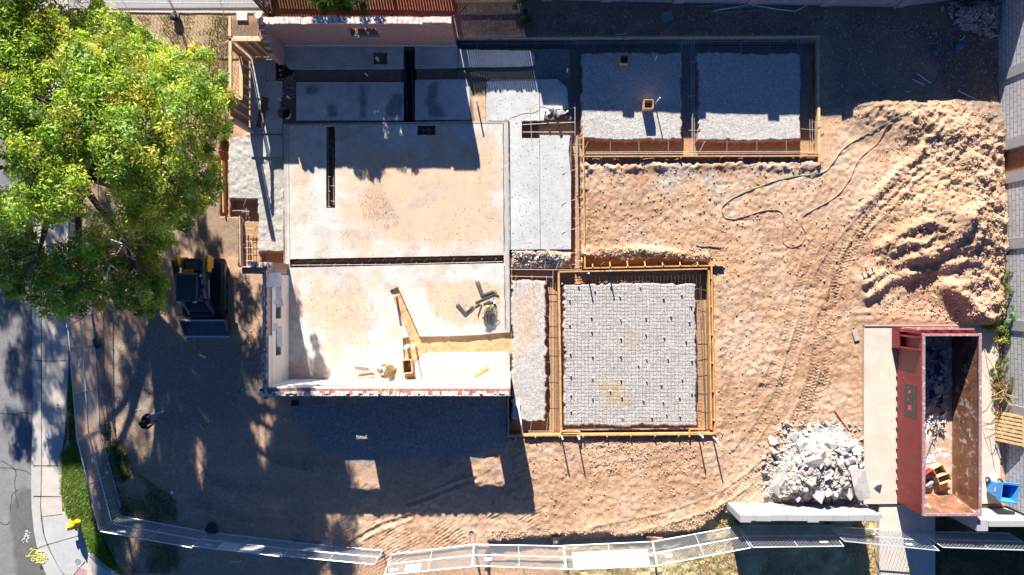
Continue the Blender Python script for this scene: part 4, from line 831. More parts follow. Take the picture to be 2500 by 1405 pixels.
# steel channel in the dark floor cut of the north rooms
ch = thing('floor_channel', 'long dark steel channel lying in the floor cut of the north rooms', 'channel', G(998, 205, 0).to_tuple())
for dx_ in (-.13, .13):
    mb = MB(); mb.bar(G(996, 128, 0) + Vector((dx_, 0, 0)), G(1003, 292, 0) + Vector((dx_, 0, 0)), .02, .10); mb.build('rail', M('dark_steel', (.07, .08, .10), .5, .2, 9, .1, metal=.3) if dx_ < 0 else bpy.data.materials['dark_steel'], ch)
# ------------------------------------------------------------------ wire mesh mat over the large pad and its spacer blocks
mb = MB(); rr = random.Random(4)
def wavez(x, y): return .03 + .02 * mnoise.noise(Vector((x * 1.1, y * 1.1, 3)))
def wob(px, py): return 1.6 * mnoise.noise(Vector((px / 70, py / 26, 1.0))), 1.3 * mnoise.noise(Vector((px / 30, py / 60, 7.0)))
y = 689
while y < 1046:
    pts = []
    for x in range(1375, 1713, 12):
        a, b = wob(x, y); g_ = G(x, y + b * 1.3, .06); g_.z = wavez(g_.x, g_.y); pts.append(g_)
    mb.tube(pts, .0032, 3, False); y += 8.7
x = 1375
while x < 1713:
    pts = []
    for y in range(689, 1046, 14):
        a, b = wob(x, y); g_ = G(x + a * .7, y, .06); g_.z = wavez(g_.x, g_.y) + .008; pts.append(g_)
    mb.tube(pts, .0032, 3, False); x += 8.8
for yy in (664.5, 673, 681.5): mb.tube([G(1430, yy, .05), G(1712, yy, .05)], .0032, 3, False)
x = 1437
while x < 1712: mb.tube([G(x, 664, .06), G(x, 690, .07)], .0032, 3, False); x += 8.8
mt = mb.build('wire_mesh', M('mesh_wire', (.16, .13, .12), .6, .2, 12, 0), None, at=G(1540, 860, .06)); tag(mt, 'wavy square wire mesh mat laid over the large gravel pad', 'wire mesh')
DOB = [(412, 145), (629, 190), (795, 228), (1083, 240), (1203, 216), (461, 252), (1264, 288), (606, 364), (799, 376), (965, 366), (1131, 356), (1253, 394), (462, 415), (608, 458), (800, 502), (966, 476), (1087, 497), (1231, 520), (467, 603), (613, 622), (800, 620), (970, 640), (1112, 637), (1270, 650), (917, 680), (470, 752), (612, 766), (802, 778), (972, 787), (1206, 773), (1069, 810), (731, 850), (471, 876), (614, 898), (806, 890), (950, 914), (1080, 922), (1188, 892), (1269, 866), (471, 985), (811, 1028), (1005, 1026), (1103, 1004), (1192, 1018), (733, 160), (930, 165), (520, 160)]
mb = MB(); mb.box((0, 0, .02), (.065, .055, .08), taper=.8); mb.box((0, 0, .065), (.03, .03, .018)); proto = mb.build('spacer_block', M('mortar_block', (.40, .39, .37), .9, .15)); tag(proto, 'small grey mortar block propping up the wire mesh mat', 'spacer block', 'spacer blocks under the wire mesh')
for i, (cx, cy) in enumerate(DOB):
    p = G(1220 + cx / 2.702, 640 + cy / 2.702, .1); o = proto if i == 0 else copy_tree(proto); o.location = (p.x, p.y, .03); o.rotation_euler = (rr.uniform(-.15, .15), rr.uniform(-.15, .15), rr.uniform(0, 3))
# ------------------------------------------------------------------ pipes, buckets and small things on the slabs
def pipe(p, h, r, label, lean=(0, 0), mat=PVC, z0=-.2, cap=True):
    b = T(p[0], p[1]); root = thing('pipe_stub', label, 'pipe', (b.x, b.y, 0)); t = b + Vector((lean[0], lean[1], h)); mb = MB(); mb.tube([b + Vector((0, 0, z0)), t], r, 14); mb.build('pipe', mat, root, True)
    if cap:
        mb = MB(); mb.tube([t, t + (t - b).normalized() * .03], r * 1.12, 14); mb.build('cap', WHITE, root)
pipe((1167, 262), .68, .03, 'tall thin white pipe standing at the sunlit edge north of the main room', (-.02, .1))
pipe((923, 148), .25, .055, 'white pipe stub in the square patch of the north room floor')
pipe((899, 186), .22, .035, 'thin white pipe stub in the dirt channel of the north rooms', (-.06, .02))
pipe((686, 246), .25, .055, 'white pipe stub at the dirt edge beside the brown planks'); pipe((711, 242), .25, .03, 'small tilted white pipe stub right of the planks', (-.08, .02))
pipe((671, 142), .30, .035, 'white pipe leaning out by the brick return', (-.15, .08)); pipe((610, 285), .3, .03, 'short white pipe against the timber framed wall', (-.02, .06))
pipe((968, 724), .62, .045, 'white pipe rising from the slanting floor cut', (-.03, .02)); pipe((996, 846), .62, .065, 'wide white pipe stub left of a pair in the front room'); pipe((1014, 844), .68, .045, 'narrower white pipe stub right of a pair in the front room', (.02, .02))
pipe((1331, 291), .42, .04, 'slim grey pipe stub at the broken slab edge beside the pit', (.06, .1)); pipe((1352, 282), .55, .06, 'thick white pipe stub in the sand above the pit', (.1, .16))
pipe((1598, 258), .75, .022, 'tall thin white pipe beside the brown bucket on the gravel pad', (.05, .1)); pipe((1597, 152), .4, .022, 'thin white pipe at the shaded top of the near gravel pad', (.03, .1)); pipe((1384, 178), .3, .03, 'small white pipe stub left of the upper trench', (0, .06))
pipe((1598, 150), .05, .03, 'white pipe collar lying at the foot of the thin gravel pad pipe') if False else None
CARD = M('cardboard', (.50, .33, .17), .85, .15, 6, .1); CARDIN = M('cardboard_dark', (.16, .09, .05), .9)
def openbox(name, c, sx, sy, h, label, cat, mat=CARD, rz=0, z=.03, t=.02, fill=None, par=None):
    p = T(*c); root = thing(name, label, cat, (p.x, p.y, z), rz=0); mb = MB(); cr, sr = math.cos(rz), math.sin(rz)
    for dx_, dy_, w_, d_ in ((-sx / 2, 0, t, sy), (sx / 2, 0, t, sy), (0, -sy / 2, sx, t * .98), (0, sy / 2, sx, t * .98)):
        mb.box((p.x + dx_ * cr - dy_ * sr, p.y + dx_ * sr + dy_ * cr, z + h / 2), (w_, d_, h), (0, 0, rz))
    mb.build('sides', mat, root); mb = MB(); mb.box((p.x, p.y, z + .02), (sx - t, sy - t, .02), (0, 0, rz)); mb.build('bottom', fill or CARDIN, root); return root
openbox('timber_box', (1578, 262), .36, .34, .45, 'square timber box holding dark soil on the near gravel pad, at the shadow edge', 'box', STUD)
openbox('timber_box', (1521, 151), .33, .33, .28, 'small shaded timber box at the top of the near gravel pad', 'box', STUD)
openbox('cardboard_box', (999, 892), .34, .52, .62, 'tall tan cardboard box of rubbish standing in the front room cut', 'box', CARD, .08, -.05)
mb = MB(); bb = thing('bucket', 'round dark bucket with a pale side at the corner of the north rooms', 'bucket', T(701, 281, .02).to_tuple()); p = T(701, 281, .02)
mb.lathe(p, [(.19, 0), (.24, .36)], 20, close=False); mb.build('shell', M('tan_bucket', (.45, .38, .30), .6, .1), bb, True); mb = MB(); mb.lathe(p, [(.185, .01), (.18, .05), (0, .05)], 20, close=False); mb.lathe(p, [(.225, .352), (.255, .356), (.255, .37), (.225, .37)], 20, close=False); mb.build('rim', BLACK, bb)
def plank(a, b, w_, h_, z, mat, label, name='plank', cat='plank'):
    mb = MB(); A = G(*a, z) ; B = G(*b, z); mb.bar(A, B, w_, h_); return tag(mb.build(name, mat, None, at=(A + B) / 2), label, cat)
BRW = M('brown_plank', (.16, .085, .055), .8, .3)
plank((648, 238), (633, 312), .27, .04, .15, BRW, 'wide dark brown plank lying on the corner room floor'); plank((636, 262), (655, 267), .14, .06, .21, BRW, 'short dark block lying across the brown plank')
plank((916, 917), (862, 921), .07, .04, .13, WOODG, 'thin pale board at the foot of the south wall beside the crouching worker'); plank((866, 897), (900, 900), .035, .03, .13, REBARD, 'short dark rod on the floor above the crouching worker')
plank((874, 916), (912, 911), .05, .05, .15, REBARD, 'dark metal bar on the pale board by the south wall'); plank((1192, 896), (1158, 918), .09, .04, .13, WOOD, 'tan board lying slanted on the sandy floor near the southeast corner')
plank((1070, 962), (1096, 957), .09, .04, .08, WOODG, 'grey board offcut in the shade under the south wall, left one'); plank((1104, 964), (1136, 957), .12, .04, .08, WOODG, 'wider grey board offcut in the shade under the south wall, right one')
plank((2038, 1000), (2072, 1048), .06, .03, .05, WOOD, 'narrow orange board lying on the dirt above the rubble heap'); plank((2086, 808), (2093, 832), .20, .04, .04, WOODG, 'short wide board on the dirt by the driveway corner')
plank((1700, 598), (1760, 602), .04, .03, .06, WOODG, 'thin grey stick half buried above the form corner'); plank((2096, 487), (2110, 482), .05, .03, .12, WOODG, 'tiny pale stick near the hoses')
plank((2152, 427), (2172, 408), .03, .02, .12, WOODG, 'thin pale lath on the dirt left of the spoil heap'); plank((2275, 720), (2288, 727), .05, .03, .35, YEL, 'yellow plastic shard on the spoil heap')
p_ = thing('drywall_offcut', 'white folded drywall offcut beside the crouching worker', 'drywall', G(918, 909, .15).to_tuple()); mb = MB(); mb.box(G(917, 908, .16), (.32, .17, .012), (.25, .1, -.7)); mb.box(G(924, 914, .14), (.14, .2, .012), (.1, .5, .3)); mb.build('sheet', WHITE, p_)
# L bars, stirrups
LB = M('new_rebar', (.13, .14, .14), .5, .25, 12, .2, 90, .002, metal=.3)
def lbundle(c, legs, label, n=9, z=.115):
    root = thing('rebar_bundle', label, 'rebar', G(*c, z).to_tuple()); C0 = G(*c, z)
    for i in range(n):
        o_ = Vector(((i % 5) * .035 - .07, (i % 3) * .03 - .03, .015 + (i // 5) * .03 + (i % 2) * .01)); mb = MB(); k = 1 - .03 * (i % 4)
        mb.tube([C0 + o_ + Vector((legs[0][0] * k, legs[0][1] * k, 0)), C0 + o_ + Vector((legs[0][0] * .08, legs[0][1] * .08, 0)), C0 + o_ + Vector((legs[1][0] * .08, legs[1][1] * .08, 0)), C0 + o_ + Vector((legs[1][0] * k, legs[1][1] * k, 0))], .012, 6); mb.build('bar', LB, root)
    return root
lbundle((1178, 722), [(-.22, .58), (.50, .18)], 'upper bundle of black L shaped bars on the sandy floor')
lb = lbundle((1136, 766), [(-.32, .38), (.33, .30)], 'lower bundle of black L shaped bars with a white tag'); mb = MB(); mb.box(G(1142, 754, .18), (.07, .06, .02), (0, 0, .6)); mb.build('tag', WHITE, lb)
hp_ = thing('stirrup_heap', 'tangled heap of black square stirrups on the sandy floor', 'rebar', G(1198, 770, .11).to_tuple()); rr = random.Random(6)
for i in range(34):
    c = G(1197 + rr.uniform(-9, 9), 768 + rr.uniform(-11, 14), .13 + rr.uniform(0, .16)); a = 1.35 + rr.uniform(-.45, .45); L = rr.uniform(.16, .24); W_ = rr.uniform(.07, .11); mb = MB(); u = Vector((math.cos(a), math.sin(a), rr.uniform(-.15, .15))); v = Vector((-u.y, u.x, rr.uniform(-.2, .2)))
    mb.tube([c + u * L + v * W_, c + u * L - v * W_, c - u * L - v * W_, c - u * L + v * W_, c + u * L + v * W_], .0085, 4); mb.build('stirrup', LB, hp_)
for (a, b, lb_) in (((1160, 738), (1212, 716), 'long black bar slanting above the stirrup heap'), ((1176, 742), (1166, 772), 'single black bar pointing down between bundle and heap'), ((1188, 740), (1206, 736), 'short black bar just above the stirrup heap'), ((1196, 716), (1218, 722), 'black bar crossing beside the upper L bundle'), ((1204, 728), (1212, 760), 'black bar running down to the stirrup heap'), ((1160, 748), (1172, 741), 'stubby black bar left of the stirrup heap'), ((1180, 742), (1196, 734), 'black offcut between the bundles')):
    plank(a, b, .03, .03, .13, LB, lb_, 'loose_bar', 'rebar')
mb = MB(); mb.lathe(G(1192, 750, .2), [(.0, -.02), (.06, 0), (.075, .04), (.05, .07), (0, .075)], 14); tag(mb.build('tape_roll', M('lime', (.55, .6, .05), .5, .05), None, True), 'small lime yellow roll on the bars in the front room', 'roll')
mb = MB(); mb.box(G(1207, 738, .18), (.09, .12, .04), (0, 0, .4)); tag(mb.build('paper_packet', WHITE), 'small white packet among the black bars', 'packet')
# hoses
def hose(pts, r, mat, label, dz=.02):
    w_ = [TG(a, b, dz) for a, b in [(v.x, v.y) for v in catmull([(a, b, 0) for a, b in pts], 7)]]
    mb = MB(); mb.tube(w_, r, 6); tag(mb.build('hose', mat, None, True, at=w_[0]), label, 'hose')
GH = M('green_hose', (.13, .22, .13), .5, .1, 5, 0); RH = M('red_hose', (.36, .17, .13), .5, .1, 5, 0)
hose([(2330, 150), (2315, 172), (2280, 205), (2235, 262), (2200, 280), (2160, 302), (2110, 330), (2060, 362), (2035, 395), (2015, 418), (1985, 427), (1950, 430), (1900, 440), (1850, 458), (1800, 478), (1768, 500), (1762, 515), (1770, 532), (1790, 536)], .015, GH, 'green garden hose snaking from the shaded corner across the dirt')
hose([(2190, 255), (2170, 290), (2155, 315), (2140, 350), (2105, 380), (2090, 400), (2072, 440), (2040, 480), (1990, 510), (1964, 525), (1955, 545), (1966, 572), (1955, 596), (1930, 604), (1912, 592), (1912, 560), (1913, 530), (1900, 515), (1870, 514), (1820, 528), (1790, 536)], .015, RH, 'red garden hose looping across the dirt to meet the green one')
# cable and debris in the yard
def stick(pts, r, mat, label, name='branch', cat='branch', dz=.02):
    mb = MB(); w_ = [TG(a, b, dz) for a, b in pts]; mb.tube(w_, r, 5); tag(mb.build(name, mat, None, at=w_[0]), label, cat)
stick([(520, 847), (547, 851), (568, 845), (598, 832), (606, 818), (604, 808), (590, 801)], .014, WOODG, 'curved pale cable on the dark ground right of the loader bucket', 'cable', 'cable')
stick([(1740, 28), (1830, 12), (1900, 24), (1940, 28), (1970, 14)], .02, WHITE, 'long bent white conduit lying below the top block wall', 'conduit', 'conduit')
for a, b, lb_ in (((1735, 31), (1850, 26), 'pale lath under the white conduit, lower one'), ((1700, 16), (1780, 8), 'weathered lath close to the top block wall'), ((1750, 22), (1860, 14), 'pale lath under the white conduit, upper one'), ((1505, 84), (1530, 82), 'short white stick beside the upper form plank'), ((2238, 180), (2272, 204), 'upper of two pale sticks in the shaded corner'), ((2227, 194), (2256, 208), 'lower of two pale sticks in the shaded corner'), ((2338, 223), (2378, 246), 'pale stick at the sunlit top of the spoil heap'), ((2343, 99), (2356, 88), 'bright white stick left of the brick heap'), ((2207, 224), (2222, 223), 'tiny pale stick in the shaded dirt'), ((563, 1371), (590, 1370), 'pale stick on the ground below the fence')):
    stick([a, ((a[0] + b[0]) / 2 + 2, (a[1] + b[1]) / 2 + 2), b], .016, WOODG if 'lath' in lb_ else WHITE, lb_, 'stick', 'stick')
stick([(1108, 40), (1128, 22), (1145, 2)], .015, WOODG, 'thin branch lying at the top corner of the brick house')
wp = thing('bent_pipe', 'torn white pipe bending down into the lower left trench corner', 'pipe', G(1262, 1000, .1).to_tuple()); mb = MB(); mb.tube([G(1262, 978, .14), G(1268, 1005, .1), G(1272, 1030, .05), G(1275, 1062, .0)], .045, 8); mb.build('pipe', WHITE, wp, True)
for q in ((1257, 985), (1268, 974)):
    mb = MB(); mb.tube([G(q[0], q[1], .16), G(1267, 1000, .12)], .02, 6); mb.build('torn_strip', WHITE, wp)
for (x, y, s_, lb_) in ((2117, 655, .20, 'upper dark clamp tool lying on the dirt by the tracks'), (2108, 668, .18, 'lower dark clamp tool lying on the dirt by the tracks')):
    p = TG(x, y, .25); r_ = thing('post_tool', lb_, 'tool', TG(x, y).to_tuple()); mb = MB(); mb.bar(p + Vector((-.16, 0, 0)), p + Vector((.16, .04, .02)), .05, .05); mb.build('bar', GALV, r_)
    mb = MB(); mb.bar(p + Vector((-.10, 0, 0)), p + Vector((-.10, 0, -.28)), .04, .04); mb.bar(p + Vector((.12, .03, 0)), p + Vector((.12, .03, -.28)), .04, .04); mb.build('legs', REBARD, r_)
mb = MB(); mb.box(TG(592, 42, .05), (.45, .36, .06)); tag(mb.build('utility_cover', M('utility_lid', (.55, .56, .54), .8, .08), None, bevel=.03), 'pale rounded utility lid on the ground beside the timber corner', 'utility cover')
mb = MB(); mb.box(TG(1628, 42, .03), (.5, .4, .05), (0, 0, .3)); tag(mb.build('utility_cover', M('stone_lid', (.22, .22, .21), .9, .2), None, bevel=.04), 'dark rounded stone slab in the shaded strip below the block wall', 'stone slab')
for (x, y, s_, lb_) in ((2280, 128, .16, 'upper dark blue bottle shape in the shaded corner'), (2338, 116, .20, 'rounded blue lump below the bright white stick')):
    mb = MB(); mb.lathe(TG(x, y), [(.6 * s_, 0), (s_, .3 * s_), (.7 * s_, s_), (0, 1.1 * s_)], 10); tag(mb.build('tarp_lump', M('blue_tarp', (.05, .12, .22), .6, .2), None, True), lb_, 'lump')
# broken slab pieces at the pit
def hull(seed, sx, sy, sz, n=12):
    r_ = random.Random(seed); bm = bmesh.new()
    for i in range(n):
        v = Vector((r_.uniform(-1, 1), r_.uniform(-1, 1), r_.uniform(-1, 1))); v = v / max(abs(v.x), abs(v.y), abs(v.z)) * r_.uniform(.75, 1); bm.verts.new((v.x * sx, v.y * sy, v.z * sz))
    bmesh.ops.convex_hull(bm, input=bm.verts); bmesh.ops.delete(bm, geom=[v for v in bm.verts if not v.link_faces], context='VERTS'); me = bpy.data.meshes.new('chunk'); bm.to_mesh(me); bm.free(); return me
CHK = M('broken_concrete', (.46, .435, .40), .95, .26, 4, .6, 25, .015, col2=(.52, .42, .33), c2lo=.5, c2hi=.6, c2scale=3)
for i, (x, y, s_, lb_) in enumerate(((1366, 277, .22, 'flat broken slab piece in the sand right of the white pipe'), (1345, 268, .12, 'small broken slab piece above the thick pipe stub'), (1382, 275, .12, 'broken slab piece at the trench edge above the pit'))):
    me = hull(50 + i, s_, s_ * .5, .04); me.materials.append(CHK); o = bpy.data.objects.new('concrete_chunk', me); COL.objects.link(o); o.location = T(x, y, .12); o.rotation_euler = (0, .1, .2 * i); tag(o, lb_, 'concrete chunk')
# ------------------------------------------------------------------ rubble heap of broken concrete
protos = []; CHK2 = M('tan_concrete', (.45, .35, .27), .95, .25, 4, .6, 25, .015); CHK3 = M('grey_concrete', (.26, .25, .25), .95, .3, 4, .6, 25, .015)
for i in range(14):
    rr = random.Random(i); f = rr.choice([.35, .5, .7]); me = hull(i, 1, rr.uniform(.55, .95), f, rr.choice([8, 10, 14])); me.materials.append([CHK, CHK2, CHK, CHK3, CHK2][i % 5]); protos.append(me)
rr = random.Random(77); n = 0; tries = 0; RP = np.array(RUBP); placed = []
while n < 285 and tries < 9000:
    tries += 1; x = rr.uniform(1860, 2150); y = rr.uniform(1030, 1238); d = float(sdf(np.array([x]), np.array([y]), RUBP)[0])
    if d > 34 or (d > 6 and rr.random() < .6): continue
    if y > 1228: continue
    s = rr.choice([.09, .11, .13, .15, .18, .22, .27, .34]) * (1 if d < -10 else .7)
    if any((x - a) ** 2 + (y - b) ** 2 < ((s + c) * 60 * .52) ** 2 for a, b, c in placed): continue
    placed.append((x, y, s)); p = TG(x, y, s * .18); o = bpy.data.objects.new('concrete_chunk', rr.choice(protos)); COL.objects.link(o); o.location = p; o.scale = (s, s, s)
    o.rotation_euler = (rr.uniform(-.6, .6), rr.uniform(-.6, .6), rr.uniform(0, 6)); tag(o, 'jagged pale chunk of broken concrete in the big rubble heap', 'concrete chunk', 'broken concrete chunks in the rubble heap'); n += 1
for i, (x, y, sx, sy, r_, lb_) in enumerate(((2072, 1165, .38, .75, .25, 'large flat slab piece on the right side of the rubble heap'), (1893, 1175, .5, .42, .7, 'large tan slab piece on the left side of the rubble heap'), (2045, 1080, .25, .5, -.7, 'tan flat slab piece near the top of the rubble heap'), (1960, 1112, .42, .3, .3, 'broad pale slab piece high on the rubble heap'))):
    me = hull(200 + i, sx, sy, .06, 9); me.materials.append(CHK); o = bpy.data.objects.new('slab_piece', me); COL.objects.link(o); p = TG(x, y, .2); o.location = p; o.rotation_euler = (.12, -.1, r_); tag(o, lb_, 'slab piece')
plank((1905, 1213), (2075, 1203), .05, .04, .55, WOODG, 'long thin pale pole lying across the lower rubble heap', 'pole', 'pole')
me = hull(301, .16, .2, .15); me.materials.append(CHK); o = bpy.data.objects.new('concrete_chunk', me); COL.objects.link(o); o.location = T(2141, 1188, .17); tag(o, 'single pale boulder on the driveway right of the rubble heap', 'concrete chunk')
me = hull(302, .42, .34, .22); me.materials.append(M('clay', (.40, .22, .13), .95, .2, 6, .6, 20, .02)); o = bpy.data.objects.new('clay_boulder', me); COL.objects.link(o); o.location = TG(1600, 1312, .05); tag(o, 'large brown clay lump by the fence joint right of the white banner', 'clay lump')
for a, b, lb_ in (((1300, 1315), (1372, 1318), 'upper pale stake on the bank above the fence'), ((1300, 1315), (1345, 1332), 'crossing pale stake on the bank above the fence'), ((1375, 1333), (1412, 1315), 'slanting pale stake touching the fence rail')):
    stick([a, b], .025, STUD, lb_, 'stake', 'stake')
me = hull(303, .2, .22, .12); me.materials.append(M('sack', (.32, .25, .18), .9, .2)); o = bpy.data.objects.new('sandbag', me); COL.objects.link(o); o.location = TG(1356, 1327, .05); tag(o, 'small brown sack lying on the crossed stakes above the fence', 'sack')
# brick heap
mb = MB(); mb.box((0, 0, 0), (.20, .095, .06)); bp = mb.build('brick', M('heaped_brick', (.34, .27, .25), .95, .3, 3, .4, 40, .01, col2=(.50, .48, .46), c2lo=.5, c2hi=.6)); bp.scale = (1, 1, 1)
rr = random.Random(31); n = 0; big = []
mb = MB(); mb.box((0, 0, 0), (.20, .19, .09)); bp2 = mb.build('brick', bpy.data.materials['heaped_brick'])
while n < 170:
    x = rr.uniform(2288, 2440); y = rr.uniform(2, 100); d = float(sdf(np.array([x]), np.array([y]), BRP)[0])
    if d > 8: continue
    o = (bp if n == 0 else bp2 if n == 1 else rr.choice([bp, bp, bp2]).copy())
    if n > 1: COL.objects.link(o)
    o.location = TG(x, y, .05 + rr.uniform(0, .05)); o.rotation_euler = (rr.uniform(-.7, .7), rr.uniform(-.7, .7), rr.uniform(0, 3)); tag(o, 'old grey red brick in the heap at the top right corner', 'brick', 'bricks in the corner heap'); n += 1
# loose stones and clods: tiny, uncountable
def scatter(name, label, cat, n, polyfn, smin, smax, mat, seed, lift=.3):
    rs = np.random.RandomState(seed); V = []; F = []; k = 0
    base = np.array([(1, 0, 0), (-1, 0, 0), (0, 1, 0), (0, -1, 0), (0, 0, .8), (0, 0, -.8)], float); fb = np.array([(0, 2, 4), (2, 1, 4), (1, 3, 4), (3, 0, 4), (2, 0, 5), (1, 2, 5), (3, 1, 5), (0, 3, 5)])
    P = polyfn(rs, n)
    for x, y in P:
        s = smin + (smax - smin) * rs.rand() ** 3; p = TG(x, y, s * lift) if lift else T(x, y, SZ + .002); r_ = rs.uniform(.6, 1.25, (6, 1)); a = rs.rand() * 6; c_, s_ = math.cos(a), math.sin(a)
        q = base * r_; q = np.stack([q[:, 0] * c_ - q[:, 1] * s_, q[:, 0] * s_ + q[:, 1] * c_, q[:, 2]], 1) * s; V.append(q + np.array(p)); F.append(fb + k); k += 6
    o = np_mesh(name, np.concatenate(V), np.concatenate(F), mat); return tag(o, label, cat, kind='stuff')
def inpoly(L):
    def f(rs, n):
        out = []; w_ = np.array([q[1] for q in L], float); w_ /= w_.sum()
        for poly, wt in L:
            P = np.array(poly, float); x0, y0 = P.min(0); x1, y1 = P.max(0); m_ = int(n * wt / sum(q[1] for q in L)); c = 0
            while c < m_:
                x = rs.uniform(x0, x1, 400); y = rs.uniform(y0, y1, 400); k = sdf(x, y, P) < 0
                pts = list(zip(x[k], y[k]))[:m_ - c]; out += pts; c += len(pts)
        return out
    return f
CLOD = M('dirt_clod', (.44, .29, .19), .95, .25, 5, .3)
scatter('dirt_clods', 'loose dirt clods strewn over the sunlit soil and spoil heap', 'soil clods', 19000, inpoly([([(1425, 405), (2000, 405), (2100, 500), (2100, 800), (2000, 1000), (1750, 1200), (1300, 1300), (1260, 1080), (1750, 1070), (1750, 655), (1430, 630)], 3.5), ([(2110, 420), (2260, 240), (2432, 330), (2440, 780), (2150, 780), (2100, 640)], 4), ([(2300, 240), (2436, 330), (2442, 790), (2300, 790), (2360, 600), (2280, 400)], 3), (R4(1425, 606, 1740, 634), 1.2), (R4(1440, 1075, 1700, 1160), .7), (R4(1200, 1295, 1600, 1322), .8), ([(1600, 1290), (1770, 1230), (1780, 1260), (1640, 1310)], .6), (R4(1250, 612, 1395, 655), .8)]), .008, .05, CLOD, 3)
scatter('stones', 'small pale stones strewn over the dark shaded soil', 'stones', 9000, inpoly([(R4(1110, 25, 2290, 86), 2), (R4(2010, 60, 2435, 300), 3), (R4(250, 800, 640, 1250), 2), (R4(720, 980, 1240, 1100), 2), (R4(650, 180, 720, 240), .3)]), .007, .035, M('pale_stone', (.50, .48, .46), .9, .3), 5)

scatter('rubble_fines', 'crumbled concrete fines spilling around the rubble heap', 'rubble', 3600, inpoly([([(1850, 1232), (1860, 1150), (1890, 1080), (1950, 1035), (2060, 1028), (2110, 1080), (2135, 1170), (2150, 1232)], 2.2), (RUBP, .5), (R4(2130, 880, 2162, 925), .25), ([(1250, 614), (1392, 612), (1392, 650), (1250, 652)], .5)]), .012, .07, CHK, 8)
scatter('floor_crumbs', 'dark soil crumbs scattered over the dusty house floor', 'crumbs', 2600, inpoly([([(870, 470), (930, 450), (980, 540), (940, 570), (890, 540)], 2), ([(1150, 370), (1210, 360), (1215, 520), (1150, 600), (1000, 590), (1180, 480)], 2), ([(710, 720), (900, 700), (920, 800), (720, 800)], 1.5), ([(1040, 690), (1220, 690), (1220, 790), (1060, 790)], 1.5), (R4(712, 310, 1228, 625), 1), (R4(712, 660, 950, 930), 1), (R4(1030, 870, 1236, 926), .8)]), .006, .028, M('soil_crumb', (.33, .22, .14), .95, .3), 9, 0)
# ------------------------------------------------------------------ dumpster
RED = M('dumpster_red', (.17, .010, .014), .45, .2, 2.5, .15, 60, .003, col2=(.30, .10, .09), c2lo=.6, c2hi=.75, c2scale=5)
RUST = M('rusty_inside', (.19, .085, .045), .6, .5, 2.2, .3, 40, .004, col2=(.55, .47, .40), c2lo=.56, c2hi=.66, c2scale=3.2, metal=.1)
RIM = M('worn_rim', (.30, .17, .165), .5, .2, 6, .2, 50, .003, col2=(.55, .50, .49), c2lo=.55, c2hi=.65, c2scale=8)
dx0, dx1 = T(2187, 0).x, T(2322, 0).x; dy1, dy0 = T(0, 808).y, T(0, 1223).y; DB, DT = .10, 1.76; tk = .05
dump = thing('dumpster', 'large open red roll off dumpster with rusty inside standing on the driveway', 'dumpster', ((dx0 + dx1) / 2, (dy0 + dy1) / 2, .05))
def dbox(nm, c, s, mat, par=dump, bevel=0): 
    mb = MB(); mb.box(c, s); return mb.build(nm, mat, par, bevel=bevel)
yc, ly = (dy0 + dy1) / 2, dy1 - dy0
west = dbox('side_wall', (dx0 + tk / 2, yc, (DB + DT) / 2), (tk, ly, DT - DB), RED); dbox('inner_lining', (dx0 + tk + .006, yc, (DB + DT) / 2 + .04), (.008, ly - .12, DT - DB - .1), RUST, west)
east = dbox('side_wall', (dx1 - tk / 2, yc, (DB + DT) / 2), (tk, ly, DT - DB), RED); dbox('inner_lining', (dx1 - tk - .006, yc, (DB + DT) / 2 + .04), (.008, ly - .12, DT - DB - .1), RUST, east)
nor = dbox('end_wall', ((dx0 + dx1) / 2, dy1 - tk / 2, (DB + DT) / 2), (dx1 - dx0 - .102, tk, DT - DB), RED)
sou = dbox('end_wall', ((dx0 + dx1) / 2, dy0 + tk / 2, (DB + DT) / 2), (dx1 - dx0 - .102, tk, DT - DB), RED); mb = MB(); mb.add([(dx0 + .06, dy0 + .06, DT - .1), (dx1 - .06, dy0 + .06, DT - .1), (dx1 - .06, dy0 + .35, DB + .07), (dx0 + .06, dy0 + .35, DB + .07)], [(0, 1, 2, 3)]); mb.build('inner_lining', RUST, sou)
dbox('floor', ((dx0 + dx1) / 2, yc, DB + .03), (dx1 - dx0 - .104, ly - .102, .05), M('dumpster_floor', (.36, .25, .19), .8, .3, 3, .2, 30, .004, col2=(.62, .56, .50), c2lo=.5, c2hi=.62, c2scale=4))
for c, s in (((dx0 + .05, yc, DT + .03), (.10, ly + .04, .08)), ((dx1 - .05, yc, DT + .03), (.10, ly + .04, .08)), (((dx0 + dx1) / 2, dy0 + .03, DT + .028), (dx1 - dx0 - .204, .11, .075)), (((dx0 + dx1) / 2, dy1 - .05, DT + .028), (dx1 - dx0 - .204, .09, .075))): dbox('top_rail', c, s, RIM, dump, .01)
for sx in (-1, 1):
    mb = MB(); cx_ = dx0 + .10 if sx < 0 else dx1 - .10; mb.add([(cx_, dy0 + .085, DT + .05), (cx_ - sx * .17, dy0 + .085, DT + .05), (cx_, dy0 + .27, DT + .05), (cx_, dy0 + .085, DT + .03), (cx_ - sx * .17, dy0 + .085, DT + .03), (cx_, dy0 + .27, DT + .03)], [(0, 1, 2), (3, 5, 4), (0, 3, 4, 1), (1, 4, 5, 2), (2, 5, 3, 0)]); mb.build('corner_gusset', RIM, dump)
bx = T(2176, 0).x; by0, by1 = T(0, 845).y, T(0, 803).y
for y_ in (by0, by1, (by0 + by1) / 2 + .12): dbox('end_rib', ((bx + dx0) / 2, y_, (DB + DT) / 2), (dx0 - bx, .07, DT - DB - .02), RED, dump, .006)
dbox('end_rib', (bx - .0, (by0 + by1) / 2, .35), (.06, by1 - by0 + .1, .5), RED, dump)
